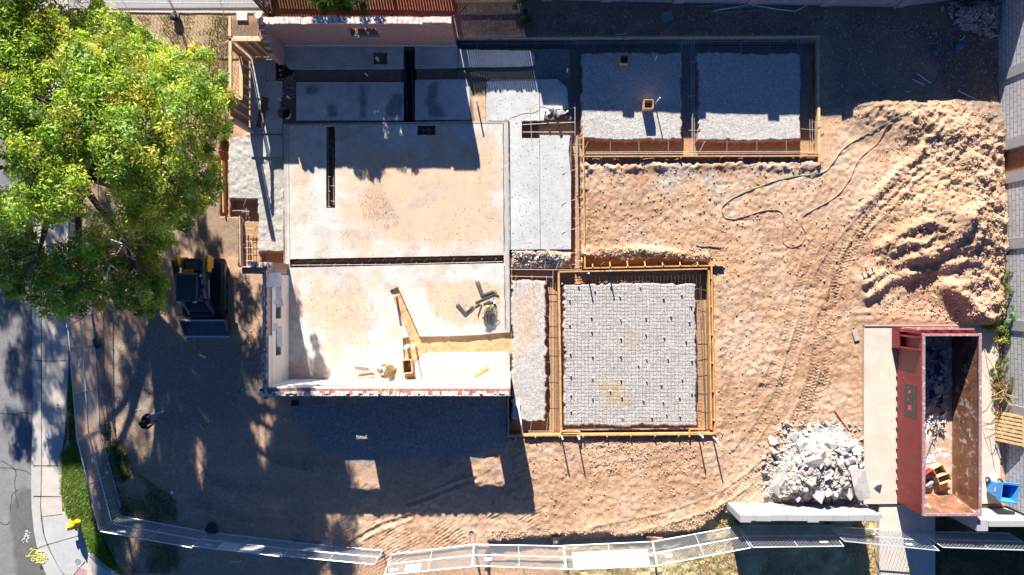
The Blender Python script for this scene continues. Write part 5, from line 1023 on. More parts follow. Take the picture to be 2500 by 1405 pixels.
for q in range(4): dbox('back_rib', (dx0 + .3 + q * .57, dy1 + .06, (DB + DT) / 2), (.09, .12, DT - DB - .05), RED, dump)
for zz in (.45, 1.35): dbox('back_rib', ((dx0 + dx1) / 2, dy1 + .15, zz), (dx1 - dx0, .05, .10), RIM, dump)
pan = dbox('sign_panel', (dx0 - .008, T(0, 968).y, 1.02), (.012, 1.25, .78), M('faded_black_sign', (.035, .035, .035), .6, .4, 12, .1, 40, .002, col2=(.35, .34, .32), c2lo=.6, c2hi=.7, c2scale=14))
PINK = M('pink_letters', (.62, .03, .10), .6, .1)
for y_, pts in ((948, [(0, -.09), (.05, .02), (0, .08), (.1, .05), (.16, .09), (.14, -.05)]), (966, [(0, -.05), (.06, .05), (.1, -.04)]), (986, [(0, -.12), (.04, .1), (.1, .12), (.2, .1), (.18, -.02), (.2, -.12), (.1, -.06)])):
    mb = MB(); mb.add([(dx0 - .017, T(0, y_).y + b, .85 + a * 1.4) for a, b in pts], [tuple(range(len(pts)))]); mb.build('letter', PINK, pan)
for q in range(14): dbox('hook', (dx0 - .02, dy0 + .5 + q * .42, DB + .02), (.05, .06, .06), RIM, west)
# rubbish inside it
rr = random.Random(12); TR = [M('rubbish_grey', (.34, .36, .40), .8, .3), M('rubbish_white', (.62, .64, .68), .7, .15), M('rubbish_dark', (.07, .08, .11), .8, .3)]
cr_me = []
for i in range(8):
    bm = bmesh.new(); bmesh.ops.create_grid(bm, x_segments=4, y_segments=3, size=.5)
    for v in bm.verts: v.co.z += random.Random(i * 50 + v.index).uniform(-.35, .35); v.co.x += random.Random(i * 70 + v.index).uniform(-.1, .1)
    me = bpy.data.meshes.new('scrap'); bm.to_mesh(me); bm.free(); me.materials.append(TR[[0, 1, 2, 0, 2, 1, 0, 2][i]]); cr_me.append(me)
for i in range(150):
    x = rr.uniform(2232, 2296); y = rr.triangular(826, 1075, 920); s = rr.uniform(.08, .26); o = bpy.data.objects.new('scrap', rr.choice(cr_me)); COL.objects.link(o)
    p = T(x, y, DB + .10 + rr.uniform(0, .28) * (1 - (x - 2232) / 90)); o.location = p; o.scale = (s, s * rr.uniform(.5, 1), s); o.rotation_euler = (rr.uniform(-.5, .5), rr.uniform(-.5, .5), rr.uniform(0, 6)); tag(o, 'crumpled scrap in the shaded rubbish pile inside the red dumpster', 'scrap', 'scraps piled in the dumpster')
def litter(nm, px, py, z, size, mat, label, cat, rot=(0, 0, 0)):
    mb = MB(); p = T(px, py, z); from mathutils import Euler
    mb.box((0, 0, 0), size); o = mb.build(nm, mat); o.location = p; o.rotation_euler = rot; return tag(o, label, cat)
litter('flat_board', 2272, 947, .5, (.34, .26, .02), CARD, 'flat brown board on the rubbish in the dumpster shade', 'board', (.1, .1, .3))
openbox('cardboard_box', (2278, 1146), .42, .50, .34, 'upper open tan cardboard box on the dumpster floor', 'box', CARD, .5, .17); openbox('cardboard_box', (2284, 1160), .5, .30, .42, 'lower tan cardboard box with paper inside on the dumpster floor', 'box', CARD, .35, .17, fill=WHITE)
litter('cardboard_flap', 2296, 1182, .22, (.46, .34, .03), CARD, 'tan cardboard sheet lying nearest the south end of the dumpster', 'cardboard', (.15, 0, .45))
mb = MB(); mb.lathe((0, 0, 0), [(.24, 0), (.29, .18), (.31, .19), (.26, .16), (.22, .03), (0, .03)], 20); o = mb.build('red_tub', M('red_plastic', (.45, .03, .05), .5, .1), None, True); o.location = T(2258, 1152, .17); o.rotation_euler = (.5, .3, 0); tag(o, 'round red plastic tub by the dumpster wall', 'tub')
me = hull(401, .2, .22, .15); me.materials.append(TR[0]); o = bpy.data.objects.new('rock', me); COL.objects.link(o); o.location = T(2256, 1174, .25); tag(o, 'grey lump below the red tub in the dumpster', 'rock')
litter('paper_sheet', 2264, 1118, .18, (.36, .30, .01), WHITE, 'white paper sheet above the cardboard boxes in the dumpster', 'paper', (0, 0, .2))
litter('white_strip', 2240, 1085, .8, (.05, 1.1, .03), WHITE, 'white strip leaning along the inner west wall of the dumpster', 'strip', (.5, 0, 0)); litter('thin_pole', 2262, 1028, .6, (.025, .7, .025), WOODG, 'thin grey pole leaning in the dumpster rubbish', 'pole', (.5, 0, .05))
stick_p = [(T(2248, 1065).x, T(0, 1065).y, .6), (T(2256, 1090).x, T(0, 1090).y, .4), (T(2268, 1125).x, T(0, 1125).y, .2)]; mb = MB(); mb.tube(stick_p, .012); tag(mb.build('branch', BRW, None, at=stick_p[0]), 'dark crooked branch on the sunlit dumpster floor', 'branch')
# ------------------------------------------------------------------ blue wheeled bin, pallet
BLUE = M('blue_bin', (.05, .24, .62), .4, .06, 4, .05, 60, .002)
c = T(2419, 1186, .06); bn = thing('wheeled_bin', 'sky blue wheeled bin standing open beside the right boundary wall', 'bin', c.to_tuple()); rz = -.12
def bp_(x, y, z): return Vector((c.x + x * math.cos(rz) - y * math.sin(rz), c.y + x * math.sin(rz) + y * math.cos(rz), c.z + z))
mb = MB(); r0, r1, r2 = (.22, .22), (.31, .33), (.34, .37); lv = [(.06, *r0), (.72, .27, .28), (.74, *r1), (1.0, *r2)]; vs = []; ins = []
for z_, a_, b_ in lv: vs += [bp_(-a_, -b_, z_), bp_(a_, -b_, z_), bp_(a_, b_, z_), bp_(-a_, b_, z_)]
for z_, a_, b_ in lv[::-1]: vs += [bp_(-a_ + .03, -b_ + .03, z_ + .012), bp_(a_ - .03, -b_ + .03, z_ + .012), bp_(a_ - .03, b_ - .03, z_ + .012), bp_(-a_ + .03, b_ - .03, z_ + .012)]
fs = [(4 * i + k, 4 * i + (k + 1) % 4, 4 * i + 4 + (k + 1) % 4, 4 * i + 4 + k) for i in range(7) for k in range(4)] + [(0, 1, 2, 3), (28, 29, 30, 31)]
mb.add(vs, fs); mb.build('body', BLUE, bn)
mb = MB(); mb.tube([bp_(-.2, -.40, .98), bp_(.16, -.40, .98)], .02, 8); mb.build('handle', BLUE, bn); mb = MB(); mb.tube([bp_(-.3, .40, 1.0), bp_(.3, .40, 1.0)], .025, 8); mb.build('hinge_bar', BLUE, bn)
for s in (-1, 1):
    mb = MB(); q = bp_(s * .25, .24, .10); mb.lathe(q, [(.12, -.035), (.13, 0), (.12, .035)], 18, 'X'); wl = mb.build('wheel', BLACK, bn, True); mb = MB(); mb.lathe(q, [(.06, -.04), (.06, .04)], 12, 'X'); mb.build('hub', GALV, wl)
mb = MB(); mb.box(bp_(-.292, 0, .6), (.006, .16, .03), (0, 0, rz)); mb.build('embossed_label', WHITE, bn)
PAL = M('pallet_wood', (.60, .42, .20), .8, .2, 7, .2, 50, .004); pl = thing('pallet', 'weathered yellow wooden pallet leaning on the right block wall', 'pallet', T(2434, 1040, 0).to_tuple())
A0, A1 = T(2427, 0, .08), T(2447, 0, 1.10)
for i in range(8):
    y_ = T(0, 1007 + i * 9.3).y; mb = MB(); mb.bar((A0.x, y_, A0.z), (A1.x, y_, A1.z), .095, .018, up=(-1, 0, .35)); mb.build('slat', PAL, pl)
for t_ in (.02, .5, .98):
    mb = MB(); x_ = A0.x + (A1.x - A0.x) * t_ + .06; z_ = A0.z + (A1.z - A0.z) * t_; mb.bar((x_, T(0, 1003).y, z_ - .01), (x_, T(0, 1077).y, z_ - .01), .04, .085); mb.build('stringer', PAL, pl)
for i in (0, 3, 7):
    y_ = T(0, 1007 + i * 9.3).y; mb = MB(); mb.bar((A0.x + .12, y_, A0.z), (A1.x + .12, y_, A1.z), .095, .018, up=(-1, 0, .35)); mb.build('back_slat', PAL, pl)
mb = MB(); mb.bar(T(2427, 1082, .1), T(2440, 1118, .05), .06, .06); tag(mb.build('steel_post', GALV, None, at=T(2427, 1082)), 'pale square post lying on the ground below the pallet', 'post')
# ------------------------------------------------------------------ fire hydrant
HY = M('hydrant_yellow', (.80, .48, .01), .35, .08, 5, .05, 60, .002); hb = T(193, 1274, .0); hy = thing('fire_hydrant', 'bright yellow fire hydrant by the grass at the street corner', 'hydrant', hb.to_tuple())
mb = MB(); mb.lathe(hb, [(.19, 0), (.19, .05), (.13, .06), (.12, .45), (.15, .47), (.15, .50)], 18); mb.build('barrel', HY, hy, True); mb = MB(); mb.lathe(hb, [(.17, .50), (.17, .54), (.14, .62), (.07, .70), (.04, .71), (.035, .77)], 18); mb.build('bonnet', HY, hy, True)
for d, r_, L in (((-.8, -.6), .075, .24), ((-.6, .8), .05, .22), ((.6, -.8), .05, .22)):
    v = Vector((*d, 0)).normalized(); mb = MB(); mb.tube([hb + v * .08 + Vector((0, 0, .38)), hb + v * L + Vector((0, 0, .38))], r_, 14); nz = mb.build('nozzle', HY, hy); mb = MB(); mb.tube([hb + v * L + Vector((0, 0, .38)), hb + v * (L + .05) + Vector((0, 0, .38))], r_ * 1.15, 8); mb.build('cap', HY if r_ < .07 else WHITE, nz)
# ------------------------------------------------------------------ temporary chain link fence
WIRE = M('fence_wire', (.46, .48, .50), .45, .1, 5, 0, metal=.3)
def panel(b0, b1, t0, t1, label, hh=1.83, z0=0.0, signs=(), grp='temporary chain link fence panels'):
    P0, P1 = G(*b0, z0 + .08), G(*b1, z0 + .08); Q0, Q1 = G(*t0, z0 + hh), G(*t1, z0 + hh); root = thing('chain_link_fence', label, 'fence panel', ((P0 + P1) / 2).to_tuple(), grp)
    def pt(u, v): return (P0 * (1 - u) + P1 * u) * (1 - v) + (Q0 * (1 - u) + Q1 * u) * v
    r_ = .021
    for nm, a, b in (('bottom_rail', (0, 0), (1, 0)), ('top_rail', (0, 1), (1, 1)), ('middle_rail', (0, .5), (1, .5))):
        mb = MB(); mb.tube([pt(*a), pt(*b)], r_, 7); mb.build(nm, GALV, root)
    for u in (0, 1, .5):
        mb = MB(); mb.tube([pt(u, -.03 if u != .5 else 0), pt(u, 1)], r_ if u != .5 else .014, 7); mb.build('post' if u != .5 else 'brace', GALV, root)
    W_ = (P1 - P0).length; Hh = hh - .08; sp = .15; mb = MB(); n = int((W_ + Hh) / sp); nrm = (P1 - P0).cross(Q0 - P0).normalized()
    for i in range(1, n):
        s = i * sp
        for sg in (0, 1):
            a = (s, 0) if s < W_ else (W_, s - W_); b = (0, s) if s < Hh else (s - Hh, Hh)
            if sg: a = (W_ - a[0], a[1]); b = (W_ - b[0], b[1])
            p, q = pt(a[0] / W_, a[1] / Hh), pt(b[0] / W_, b[1] / Hh); o_ = nrm * (.003 if sg else -.003)
            if (q - p).length > .02: mb.tube([p + o_, q + o_], .005, 3, False)
    mb.build('chain_link', WIRE, root)
    for (u0, u1, v0, v1) in signs:
        mb = MB(); nn = nrm * .028; vs = [pt(u0, v0) + nn, pt(u1, v0) + nn, pt(u1, v1) + nn, pt(u0, v1) + nn]; vs += [v + nrm * .004 for v in vs]
        mb.add(vs, [(3, 2, 1, 0), (4, 5, 6, 7), (0, 1, 5, 4), (1, 2, 6, 5), (2, 3, 7, 6), (3, 0, 4, 7)]); mb.build('sign' if (u1 - u0) < .3 else 'banner', WHITE, root)
    return root
tg = (.1, .25, .68, .76)
panel((222, 560), (222, 765), (158, 540), (163, 800), 'chain link panel half hidden under the big tree above the sandbag')
panel((222, 765), (232, 846), (163, 775), (170, 848), 'short chain link panel just below the big tree', z0=-.05)
panel((232, 848), (243, 1050), (170, 850), (188, 1073), 'chain link panel along the sidewalk beside the black sandbag', z0=-.05, signs=[(.12, .2, .55, .68)])
panel((244, 1053), (300, 1258), (189, 1076), (242, 1294), 'chain link panel beside the green grass strip with a white tag', z0=-.05, signs=[(.72, .8, .72, .82)])
panel((302, 1262), (506, 1300), (246, 1298), (468, 1338), 'chain link panel at the street corner turning along the front yard', signs=[(.12, .22, .72, .82)])
panel((508, 1300), (718, 1324), (470, 1334), (690, 1360), 'chain link panel carrying a torn white sheet in two halves', signs=[(.25, .47, .5, .98), (.50, .73, .5, .98), (.1, .18, .7, .8)])
panel((720, 1325), (935, 1345), (692, 1358), (914, 1379), 'chain link panel ending at the gap in the lower fence', signs=[(.12, .22, .7, .8)])
panel((955, 1354), (1156, 1330), (938, 1404), (1152, 1384), 'chain link panel with a small square sign right of the gap', signs=[(.22, .4, .6, .92), (.05, .14, .72, .82)])
panel((1158, 1330), (1374, 1334), (1155, 1382), (1380, 1390), 'chain link panel with one narrow tag in front of the crossed stakes', signs=[(.12, .2, .58, .7)])
panel((1377, 1333), (1592, 1323), (1384, 1391), (1603, 1383), 'chain link panel carrying the wide bright white banner', signs=[(.08, .485, .28, .92), (.505, .93, .28, .92)])
panel((1594, 1323), (1800, 1286), (1606, 1381), (1833, 1338), 'slanting chain link panel between the banner and the low block wall', z0=-.15, signs=[(.1, .18, .62, .74)])
panel((1804, 1284), (2020, 1284), (1838, 1337), (2060, 1334), 'chain link panel in the shade of the low block wall', z0=-.25, signs=[(.78, .87, .7, .8)])
panel((2022, 1286), (2240, 1298), (2062, 1322), (2293, 1345), 'chain link panel crossing in front of the footpath', z0=-.2, signs=[(.7, .78, .7, .8)])
panel((2245, 1298), (2465, 1302), (2302, 1337), (2530, 1345), 'chain link panel at the lower right corner past the footpath', z0=-.2)
panel((430, 31), (664, 31), (404, -18), (655, -18), 'upper chain link panel beside the dark picket fence', z0=-.05)
panel((205, 28), (427, 31), (168, -18), (400, -18), 'upper chain link panel reaching in under the tree', z0=-.05)
def weight(px, py, label, rz=0, s=(.42, .52, .14), z=0):
    root = thing('sandbag', label, 'sandbag', TG(px, py).to_tuple()); me = hull(int(px), s[0] / 2, s[1] / 2, s[2] / 2, 16); me.materials.append(BLACK); o = bpy.data.objects.new('bag', me); COL.objects.link(o); o.parent = root; o.location = (0, 0, s[2] / 2); o.rotation_euler = (0, 0, rz)
    sb = o.modifiers.new('s', 'SUBSURF'); sb.levels = 1; sb.render_levels = 1
    mb = MB(); p = TG(px, py, s[2]); mb.tube([p + Vector((-.1, 0, 0)), p + Vector((0, 0, .04)), p + Vector((.1, 0, 0))], .012, 4); mb.build('strap', M('strap_black', (.03, .03, .03), .8) if 'strap_black' not in bpy.data.materials else bpy.data.materials['strap_black'], root)
weight(240, 838, 'black sandbag inside the fence below the tree', .2); weight(260, 1049, 'black sandbag at the fence joint near the standing person', .1, (.5, .62, .15)); weight(143, 990, 'black sandbag alone on the sidewalk', .3, (.46, .5, .2)); weight(520, 1288, 'black sandbag behind the lower front fence', .1, (.6, .6, .16)); weight(304, 1246, 'dark sandbag tucked in the fence corner', .5)
weight(432, 44, 'dark sandbag at the joint of the upper fence', .2, (.45, .5, .3)); weight(1805, 1276, 'dark sandbag under the left pier of the low block wall', 0, (.45, .3, .1)); weight(2028, 1278, 'dark sandbag below the middle of the low block wall', 0, (.5, .3, .1))
mb = MB(); mb.box(TG(722, 984, .1), (.24, .2, .2)); tag(mb.build('plastic_crate', BLACK, None, bevel=.01), 'small black plastic crate in the shade of the south wall', 'crate')
def foot(px, py, label, ang=1.5, L=.62, W_=.2):
    root = thing('fence_stand', label, 'fence stand', TG(px, py, .02).to_tuple()); u = Vector((math.cos(ang), math.sin(ang), 0)); v = Vector((-u.y, u.x, 0)); p = TG(px, py, .04); mb = MB()
    pts = [p - u * L / 2 + v * W_ / 2, p + u * (L / 2 - .1) + v * W_ / 2] + [p + u * (L / 2 - .1 + .1 * math.sin(t)) + v * W_ / 2 * math.cos(t) for t in (.5, 1, 1.57, 2.1, 2.6)] + [p + u * (L / 2 - .1) - v * W_ / 2, p - u * L / 2 - v * W_ / 2]
    mb.tube(pts, .02, 6); mb.build('hoop', M('stand_grey', (.25, .26, .27), .5, .1) if 'stand_grey' not in bpy.data.materials else bpy.data.materials['stand_grey'], root)
foot(726, 1314, 'grey hoop stand holding the fence joint below the tree shade', 1.25); foot(1154, 1318, 'grey hoop stand sticking up left of the crossed stakes', 1.75, .8); foot(2257, 1290, 'grey hoop stand on the shaded footpath', 1.6, .8)
for (x, y, lb_) in ((262, 1150, 'crushed white cup inside the fence near the grass'), (420, 1199, 'white scrap on the dark grass')):
    mb = MB(); mb.tube([TG(x, y, .04), TG(x + 3, y + 5, .08)], [.04, .055], 8); tag(mb.build('paper_cup', WHITE), lb_, 'cup')
# ------------------------------------------------------------------ compact track loader
LB_ = M('loader_black', (.035, .048, .062), .35, .2, 3, .05, 60, .002); LY = M('loader_yellow', (.62, .32, .01), .4, .1, 4, .05); LG = M('loader_steel', (.11, .12, .13), .5, .3, 5, .2, 40, .003, metal=.3); GLASS = M('dark_glass', (.01, .012, .015), .08, 0, 5, 0)
TRK = M('rubber_track', (.022, .022, .024), .8, .3, 5, .3)
lo = T(509, 703); ld = thing('track_loader', 'black and yellow compact track loader parked half under the tree, bucket down', 'loader', lo.to_tuple())
def L3(x, y, z): return Vector((lo.x + x, lo.y + y, z))
def lb(nm, c, s, mat, par=ld, bev=.02, rot=(0, 0, 0), taper=1): mb = MB(); mb.box(L3(*c), s, rot, taper); return mb.build(nm, mat, par, bevel=bev)
for s in (-1, 1):
    x_ = s * .60; prof = [(-1.0, .02), (.85, .02), (1.12, .22), (1.15, .42), (.98, .62), (-.75, .66), (-1.12, .48), (-1.18, .24)]; mb = MB(); n = len(prof)
    for dx_ in (-.19, .19): mb.v += [tuple(L3(x_ + dx_, y_, z_)) for y_, z_ in prof]
    mb.f = [tuple(range(n - 1, -1, -1)), tuple(range(n, 2 * n))] + [(i, (i + 1) % n, n + (i + 1) % n, n + i) for i in range(n)]; mb.m = [0] * len(mb.f); tr = mb.build('track', TRK, ld)
    mb = MB()
    for i in range(n):
        a = prof[i]; b = prof[(i + 1) % n]; L = math.hypot(b[0] - a[0], b[1] - a[1]); k = max(1, int(L / .10)); ang = math.atan2(b[1] - a[1], b[0] - a[0])
        for q in range(k):
            t = (q + .5) / k; mb.box(L3(x_, a[0] + (b[0] - a[0]) * t, a[1] + (b[1] - a[1]) * t), (.37, .045, .05), (ang, 0, 0))
    mb.build('lugs', TRK, tr); mb = MB(); mb.box(L3(x_ + s * .20, -.05, .32), (.03, 1.6, .20)); mb.build('track_frame', LG, tr)
    for yy in (-.75, -.2, .35, .85): mb = MB(); mb.lathe(L3(x_ + s * .21, yy, .28), [(.14, -.02), (.14, .02)], 16, 'X'); mb.build('roller', LG, tr)
    lb('rear_tower', (s * .50, .98, 1.22), (.24, .46, .62), LY, bev=.03, taper=.75); tw = lb('tower_plate', (s * .62, .92, 1.40), (.10, .62, .36), LY, bev=.02)
    mb = MB()
    for a, b in (((s * .55, 1.05, 1.72), (s * .50, .45, 1.66)), ((s * .50, .45, 1.66), (s * .46, -.45, 1.20)), ((s * .46, -.45, 1.20), (s * .48, -1.0, .55)), ((s * .48, -1.0, .55), (s * .48, -1.12, .25))): mb.bar(L3(*a), L3(*b), .12, .20)
    arm = mb.build('lift_arm', LB_, ld, bevel=.015)
    mb = MB(); mb.tube([L3(s * .40, .3, .9), L3(s * .44, -.6, .95)], .035, 8); mb.build('hydraulic_cylinder', GALV, ld)
lb('chassis', (0, 0, .55), (.80, 1.9, .62), LB_, bev=.03); lb('engine_hood', (0, .86, 1.15), (.74, .56, .55), LB_, bev=.05); lb('rear_grille', (0, .84, 1.432), (.52, .36, .012), LG, bev=0)
cabr = lb('cab', (0, .02, 1.45), (.86, 1.15, 1.0), LB_, bev=.06, taper=.94); lb('roof_hatch', (-.02, -.22, 1.975), (.50, .52, .03), M('roof_hatch', (.05, .06, .07), .25, .1, 4, 0), cabr, .02)
lb('roof_rail', (0, .50, 1.99), (.80, .05, .05), LG, cabr, .01); lb('side_window', (.425, -.02, 1.55), (.012, .75, .5), GLASS, cabr, 0, (0, -.03, 0)); lb('engine_cover', (-.05, .62, 1.58), (.34, .16, .14), LY, bev=.03); lb('headlight', (.30, -.55, 1.86), (.12, .06, .08), WHITE, cabr, .01); lb('headlight', (-.30, -.55, 1.86), (.12, .06, .08), WHITE, cabr, .01)
lb('beacon', (.46, .78, 1.56), (.10, .2, .2), LY, bev=.02)
bk = MB(); X0, X1 = -.92, .90
prof = [(-1.28, .62), (-1.22, .30), (-1.30, .08), (-1.98, .05), (-1.98, .08), (-1.34, .12), (-1.26, .32), (-1.32, .62)]
bk.v = [tuple(L3(X0, y_, z_)) for y_, z_ in prof] + [tuple(L3(X1, y_, z_)) for y_, z_ in prof]; n = 8; bk.f = [tuple(range(7, -1, -1)), tuple(range(8, 16))] + [(i, (i + 1) % 8, 8 + (i + 1) % 8, 8 + i) for i in range(8)]; bk.m = [0] * len(bk.f)
bucket = bk.build('bucket', LG, ld)
for x_ in (X0, X1 - .03):
    mb = MB(); pf = [(-1.27, .62), (-1.22, .08), (-1.98, .06), (-1.9, .16)]; mb.v = [tuple(L3(x_, a, b)) for a, b in pf] + [tuple(L3(x_ + .03, a, b)) for a, b in pf]; mb.f = [(3, 2, 1, 0), (4, 5, 6, 7), (0, 1, 5, 4), (1, 2, 6, 5), (2, 3, 7, 6), (3, 0, 4, 7)]; mb.m = [0] * 6; mb.build('side_plate', LG, bucket)
mb = MB(); mb.bar(L3(X0, -1.30, .64), L3(X1, -1.30, .64), .06, .04); mb.bar(L3(X0, -1.99, .07), L3(X1, -1.99, .07), .07, .03); mb.build('edge', GALV, bucket); lb('coupler', (0, -1.12, .38), (.9, .2, .4), LB_, bev=.03)
def text(s_, p, size, rot, mat, par, name='lettering'):
    cu = bpy.data.curves.new(name, 'FONT'); cu.body = s_; cu.size = size; cu.extrude = .002; cu.align_x = 'CENTER'; cu.align_y = 'CENTER'; o = bpy.data.objects.new(name, cu); COL.objects.link(o)
    dg = bpy.context.evaluated_depsgraph_get(); me = bpy.data.meshes.new_from_object(o.evaluated_get(dg)); bpy.data.objects.remove(o); bpy.data.curves.remove(cu)
    me.materials.clear(); me.materials.append(mat); q = bpy.data.objects.new(name, me); COL.objects.link(q); q.parent = par; q.location = Vector(p) - wloc(par); q.rotation_euler = rot; return q
dirv = Vector((0, -.9, -.46)).normalized()
text('DEERE', L3(.465, -.22, 1.46), .15, (math.radians(27), 0, 0), WHITE, arm).rotation_euler = (Matrix((( 0, 1, 0), (-.89, 0, .456), (-.456 * 1, 0, -.89))).transposed().to_euler() if False else (0, math.radians(27), -math.pi / 2))
text('333G', L3(.485, .22, 1.66), .10, (0, math.radians(27), -math.pi / 2), WHITE, arm)
mb = MB(); mb.lathe(L3(.50, .46, 1.78), [(.055, 0), (.055, .006), (.03, .006), (.03, 0)], 16); mb.build('round_badge', WHITE, arm)
text('J', L3(.62, .98, 1.59), .16, (0, 0, -math.pi / 2), BLACK, tw)
# ------------------------------------------------------------------ people
def body(name, label, loc, J, E, Rd, mats, matfn, rz=0, bone=None):
    """J joints (local metres), E edges, Rd radii; one continuous skin"""
    names = list(J); me = bpy.data.meshes.new(name); me.from_pydata([J[k] for k in names], [(names.index(a), names.index(b)) for a, b in E], [])
    o = bpy.data.objects.new('tmp', me); COL.objects.link(o); o.modifiers.new('skin', 'SKIN').use_smooth_shade = True
    for i, k in enumerate(names):
        v = me.skin_vertices[0].data[i]; r_ = Rd.get(k, .05); v.radius = r_ if isinstance(r_, tuple) else (r_, r_); v.use_root = (k == 'pelvis')
    s = o.modifiers.new('sub', 'SUBSURF'); s.levels = 2; s.render_levels = 2
    dg = bpy.context.evaluated_depsgraph_get(); m2 = bpy.data.meshes.new_from_object(o.evaluated_get(dg)); bpy.data.objects.remove(o)
    m2.materials.clear(); [m2.materials.append(q) for q in mats]
    segs = [(Vector(J[a]), Vector(J[b]), matfn(a, b)) for a, b in E]
    for f in m2.polygons:
        c_ = f.center; best = 9; mi = 0
        for a, b, mm in segs:
            d = b - a; t = max(0, min(1, (c_ - a).dot(d) / (d.dot(d) + 1e-9))); q = (c_ - a - d * t).length
            if q < best: best = q; mi = mm
        f.material_index = mi; f.use_smooth = True
    p = bpy.data.objects.new(name, m2); COL.objects.link(p); p.location = loc; p.rotation_euler = (0, 0, rz); tag(p, label, 'person'); return p
SKIN = M('skin', (.48, .26, .17), .6, .05, 5, 0); HOOD = M('black_shirt', (.012, .012, .014), .9, .2); JEAN = M('pale_jeans', (.22, .25, .32), .9, .15); SHOE = M('grey_shoes', (.16, .18, .20), .8, .2)
def fingers(J, E, Rd, wrist, d, side, tag_):
    d = Vector(d).normalized(); sd_ = Vector(side).normalized(); w_ = Vector(wrist); palm = w_ + d * .075; J['palm' + tag_] = tuple(palm); E.append(('wrist' + tag_, 'palm' + tag_)); Rd['palm' + tag_] = (.034, .018); dn = d.cross(sd_).normalized()
    if dn.z > 0: dn = -dn
    for i, L in enumerate((.072, .08, .075, .06)):
        a = palm + sd_ * (.030 - .020 * i) + d * .015; b = a + d * L * .55 + dn * .008; c_ = b + d * L * .35 + dn * .025
        J[f'f{i}a{tag_}'] = tuple(a); J[f'f{i}b{tag_}'] = tuple(b); J[f'f{i}c{tag_}'] = tuple(c_); E += [('palm' + tag_, f'f{i}a{tag_}'), (f'f{i}a{tag_}', f'f{i}b{tag_}'), (f'f{i}b{tag_}', f'f{i}c{tag_}')]
        for q in 'abc': Rd[f'f{i}{q}{tag_}'] = .009
    a = w_ + d * .03 + sd_ * .04; b = a + d * .035 + sd_ * .02 + dn * .01; J['ta' + tag_] = tuple(a); J['tb' + tag_] = tuple(b); E += [('wrist' + tag_, 'ta' + tag_), ('ta' + tag_, 'tb' + tag_)]; Rd['ta' + tag_] = .011; Rd['tb' + tag_] = .009
def face(par, hc, fwd, up, hairm, skinm, hr=.1, cap=None):
    """ears, nose, eyes, mouth and hair on the head, as children"""
    fwd = Vector(fwd).normalized(); up = Vector(up).normalized(); sd_ = up.cross(fwd).normalized(); hc = Vector(hc)
    def add(nm, pos, r_, mat, sc=(1, 1, 1)):
        bm = bmesh.new(); bmesh.ops.create_uvsphere(bm, u_segments=12, v_segments=8, radius=r_); me = bpy.data.meshes.new(nm); bm.to_mesh(me); bm.free(); me.materials.append(mat); me.polygons.foreach_set('use_smooth', [True] * len(me.polygons)); o = bpy.data.objects.new(nm, me); COL.objects.link(o); o.parent = par; o.location = pos
        o.rotation_euler = Matrix((fwd, sd_, up)).transposed().to_euler(); o.scale = sc; return o
    for s in (-1, 1): add('ear', hc + sd_ * s * .078, .022, skinm, (.6, .4, 1)); add('eye', hc + fwd * .088 + sd_ * s * .03 + up * .005, .011, BLACK)
    add('nose', hc + fwd * .10 - up * .02, .016, skinm, (1, .7, 1.2)); add('mouth', hc + fwd * .088 - up * .055, .018, M('lips', (.35, .12, .1), .6) if 'lips' not in bpy.data.materials else bpy.data.materials['lips'], (.4, 1.2, .3))
    add('hair', hc - fwd * .018 + up * .022, .098, hairm, (1.02, .88, 1.0)); 
    if cap: add('cap', hc + up * .06, .1, cap, (1.05, .92, .62)); add('cap_brim', hc + up * .055 + fwd * .11, .07, cap, (1, 1, .12))
J = {'pelvis': (0, 0, .95), 'spine': (-.01, 0, 1.12), 'chest': (.0, 0, 1.32), 'neck': (.03, 0, 1.48), 'head': (.06, 0, 1.60), 'crown': (.055, 0, 1.70)}
E = [('pelvis', 'spine'), ('spine', 'chest'), ('chest', 'neck'), ('neck', 'head'), ('head', 'crown')]; Rd = {'pelvis': (.15, .12), 'spine': (.14, .11), 'chest': (.17, .125), 'neck': .058, 'head': (.085, .095), 'crown': .062}
for s, t in ((1, 'L'), (-1, 'R')):
    J.update({'hip' + t: (0, s * .09, .90), 'knee' + t: (.03 if s > 0 else -.01, s * .12, .50), 'ankle' + t: (-.02, s * .14, .09), 'toe' + t: (.17, s * .17, .05), 'sh' + t: (.0, s * .20, 1.42), 'el' + t: (.04, s * .27, 1.14), 'wrist' + t: (.26, s * .10, 1.16)})
    E += [('pelvis', 'hip' + t), ('hip' + t, 'knee' + t), ('knee' + t, 'ankle' + t), ('ankle' + t, 'toe' + t), ('chest', 'sh' + t), ('sh' + t, 'el' + t), ('el' + t, 'wrist' + t)]
    Rd.update({'hip' + t: .10, 'knee' + t: .068, 'ankle' + t: .045, 'toe' + t: .04, 'sh' + t: .075, 'el' + t: .05, 'wrist' + t: .03}); fingers(J, E, Rd, J['wrist' + t], (.9, -s * .35, .1), (0, -s * .2, 1), t)
def mf(a, b):
    k = a + b
    if 'ankle' in a and 'toe' in b: return 3
    if 'knee' in k or 'hip' in k or k == 'pelvisspine': return 2
    if 'wristL' in k and 'el' in k: return 0
    if 'palm' in k or a[0] == 'f' or 'head' in k or 'crown' in k or a.startswith('wrist') or a.startswith('ta'): return 0
    return 1
pl_ = T(396, 1015); pl_.z = gz(pl_.x, pl_.y) - .005
ps = body('person', 'person in a black shirt and pale jeans standing on the shaded yard holding a phone', pl_, J, E, Rd, [SKIN, HOOD, JEAN, SHOE], mf)
HAIR = M('dark_hair', (.015, .012, .01), .7, .2); face(ps, (.06, 0, 1.62), (1, 0, -.2), (.2, 0, 1), HAIR, SKIN, cap=HOOD)
